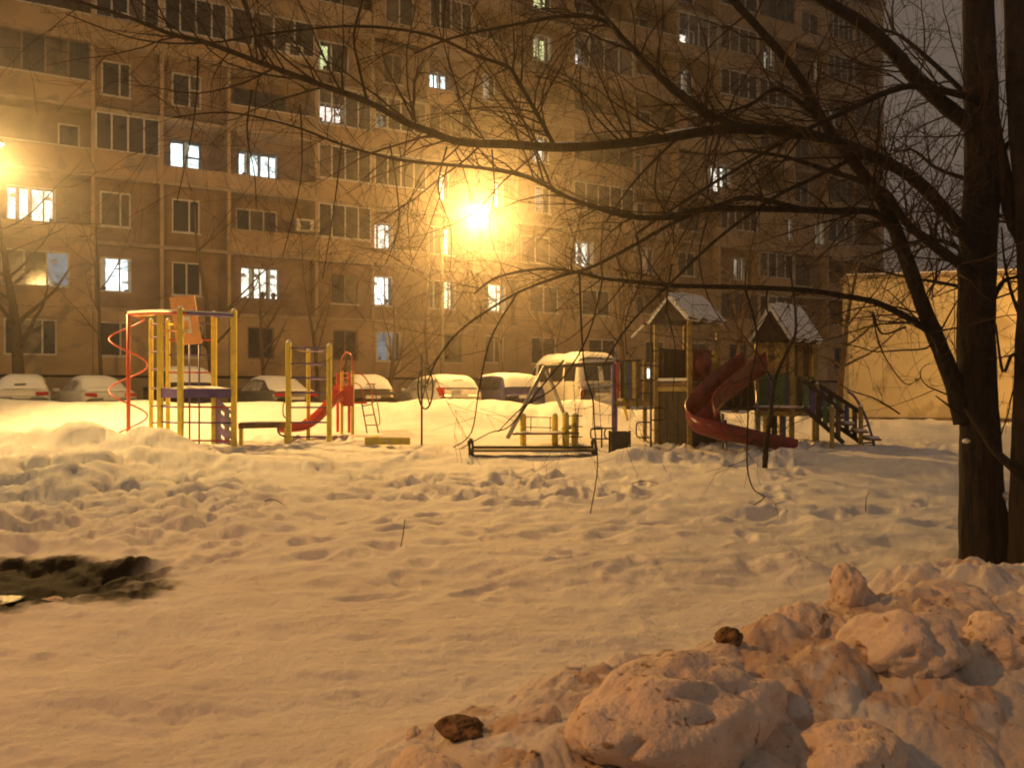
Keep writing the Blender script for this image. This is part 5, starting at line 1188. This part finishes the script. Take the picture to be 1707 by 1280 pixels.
far_tree(1400, 28.0, 340, .13, 'bare tree at the corner of the yellow building', 113, 1.3, 10)
far_tree(1520, 33.5, 250, .2, 'bare tree behind the yellow building', 114, 1.5, 14)

# ------------------------------------------------------------------ dirty snow clods in the foreground
def clod(px, d, sx, sy, sz, label, seed, dirt, squash=.0, tilt=0):
    X_ = XatD(px[0], d); c = Vector((X_, d, gz(X_, d) + sz*(.4 if seed in (2, 3, 4) else .08))); bm_ = bmesh.new(); bmesh.ops.create_icosphere(bm_, subdivisions=5, radius=1.0)
    s = Vector((seed*3.1, seed*1.7, seed*2.3))
    for v in bm_.verts:
        n = v.co.normalized(); q = n*1.1 + s
        k = 1.1 + .28*mnoise.noise(q*1.0) + .14*mnoise.noise(q*2.1) - .14*abs(mnoise.noise(q*2.2 + Vector((3, 9, 4)))) - .05*abs(mnoise.noise(q*5.3)) + .03*mnoise.noise(q*9) + .014*mnoise.noise(q*21)
        k += (-.25*abs(mnoise.noise(q*3.3)) - .12*abs(mnoise.noise(q*8)) + .1) if dirt.name == 'earthy_clod' else 0
        hole = max(0, mnoise.noise(q*3.1 + Vector((7, 3, 1))) - .28); k -= .55*hole
        v.co = Vector((n.x*sx, n.y*sy, n.z*sz))*k
    me = bpy.data.meshes.new('snow_clod'); bm_.to_mesh(me); bm_.free(); me.polygons.foreach_set('use_smooth', [True]*len(me.polygons))
    me.materials.append(dirt); o = bpy.data.objects.new('snow_clod', me); COL.objects.link(o)
    o.location = c; o.rotation_euler = (0, tilt, seed*.7); tag(o, label, 'snow clod', 'clods on the road bank')
M['clod_pale'] = mat('soiled_snow', (.73, .62, .55), .85, var=.10, scale=4, bump=.6, bscale=30, spec=.2, wear=((.42, .30, .21), 17, .63))
M['clod_tan'] = mat('sandy_snow', (.76, .63, .54), .85, var=.12, scale=6, bump=.7, bscale=34, spec=.2, wear=((.30, .20, .13), 15, .62))
M['clod_dark'] = mat('earthy_clod', (.22, .14, .08), .9, var=.5, scale=14, bump=1.0, bscale=35, spec=.2)
CL = [
 ((1150, 1180), 2.95, .50, .25, .20, 'largest pitted tan snow block at the bottom of the picture', 1, 'clod_tan', .1),
 ((1415, 985), 4.15, .10, .09, .125, 'upright rounded lump standing alone on the bank crest', 2, 'clod_tan', 0),
 ((1214, 1064), 3.55, .06, .05, .045, 'small dark earth clod leaning at the bank edge', 3, 'clod_dark', .5),
 ((766, 1176), 2.95, .085, .06, .040, 'flat brown earth clod on the bank left of the largest block', 4, 'clod_dark', 0),
 ((900, 1190), 2.95, .075, .06, .05, 'grey crumb of snow between brown clod and largest block', 5, 'clod_pale', .2),
 ((1335, 1035), 3.9, .16, .13, .10, 'hollow ring shaped snow lump below the upright one', 6, 'clod_tan', .2),
 ((1500, 1085), 3.45, .24, .2, .15, 'big smooth pale snow block in the middle of the bank', 7, 'clod_pale', -.3),
 ((1610, 1195), 2.8, .035, .035, .04, 'black clod in a hollow near the picture corner', 8, 'clod_dark', 0),
 ((1590, 1010), 4.3, .22, .2, .12, 'reddish snow lump before the big trunk', 9, 'clod_pale', 0),
 ((1670, 1080), 3.5, .17, .16, .12, 'rounded snow lump at the picture edge below the trunks', 10, 'clod_tan', 0),
 ((1670, 1235), 2.6, .18, .15, .075, 'snow lump in the bottom corner', 11, 'clod_pale', 0),
 ((725, 1262), 2.6, .21, .14, .10, 'sandy snow block cut by the bottom edge, left end of the bank', 12, 'clod_tan', 0),
 ((1390, 1175), 2.85, .22, .2, .10, 'smooth snow slab between the largest block and the corner', 13, 'clod_tan', .3),
 ((1300, 1262), 2.5, .13, .11, .06, 'small sandy lump at the bottom edge', 14, 'clod_tan', 0),
 ((85, 1002), 6.0, .12, .1, .07, 'rounded snow lump on the near rim of the puddle', 15, 'clod_pale', 0),
 ((690, 1166), 3.1, .03, .03, .03, 'tiny pale crumb left of the brown clod', 16, 'clod_pale', 0),
]
for (px, d, a, c, e, lb, sd, m_, tl) in CL: clod(px, d, a, c, e, lb, sd, M[m_], tilt=tl)

# ------------------------------------------------------------------ misty night air
hz_ = MB(); hz_.box(-70, 70, -30, 110, -3.0, 60.0)
ho = hz_.build('haze', bpy.data.materials.new('night_mist'), None); tag(ho, 'thin wintry mist glowing around the street lamps', 'haze', kind='stuff')
hm_ = ho.data.materials[0]; hm_.use_nodes = True; nt = hm_.node_tree; nt.nodes.clear()
out = nt.nodes.new('ShaderNodeOutputMaterial'); pv = nt.nodes.new('ShaderNodeVolumePrincipled')
pv.inputs['Density'].default_value = HAZE_DENSITY; pv.inputs['Color'].default_value = (.9, .88, .86, 1); pv.inputs['Anisotropy'].default_value = .9
nt.links.new(pv.outputs[0], out.inputs['Volume'])
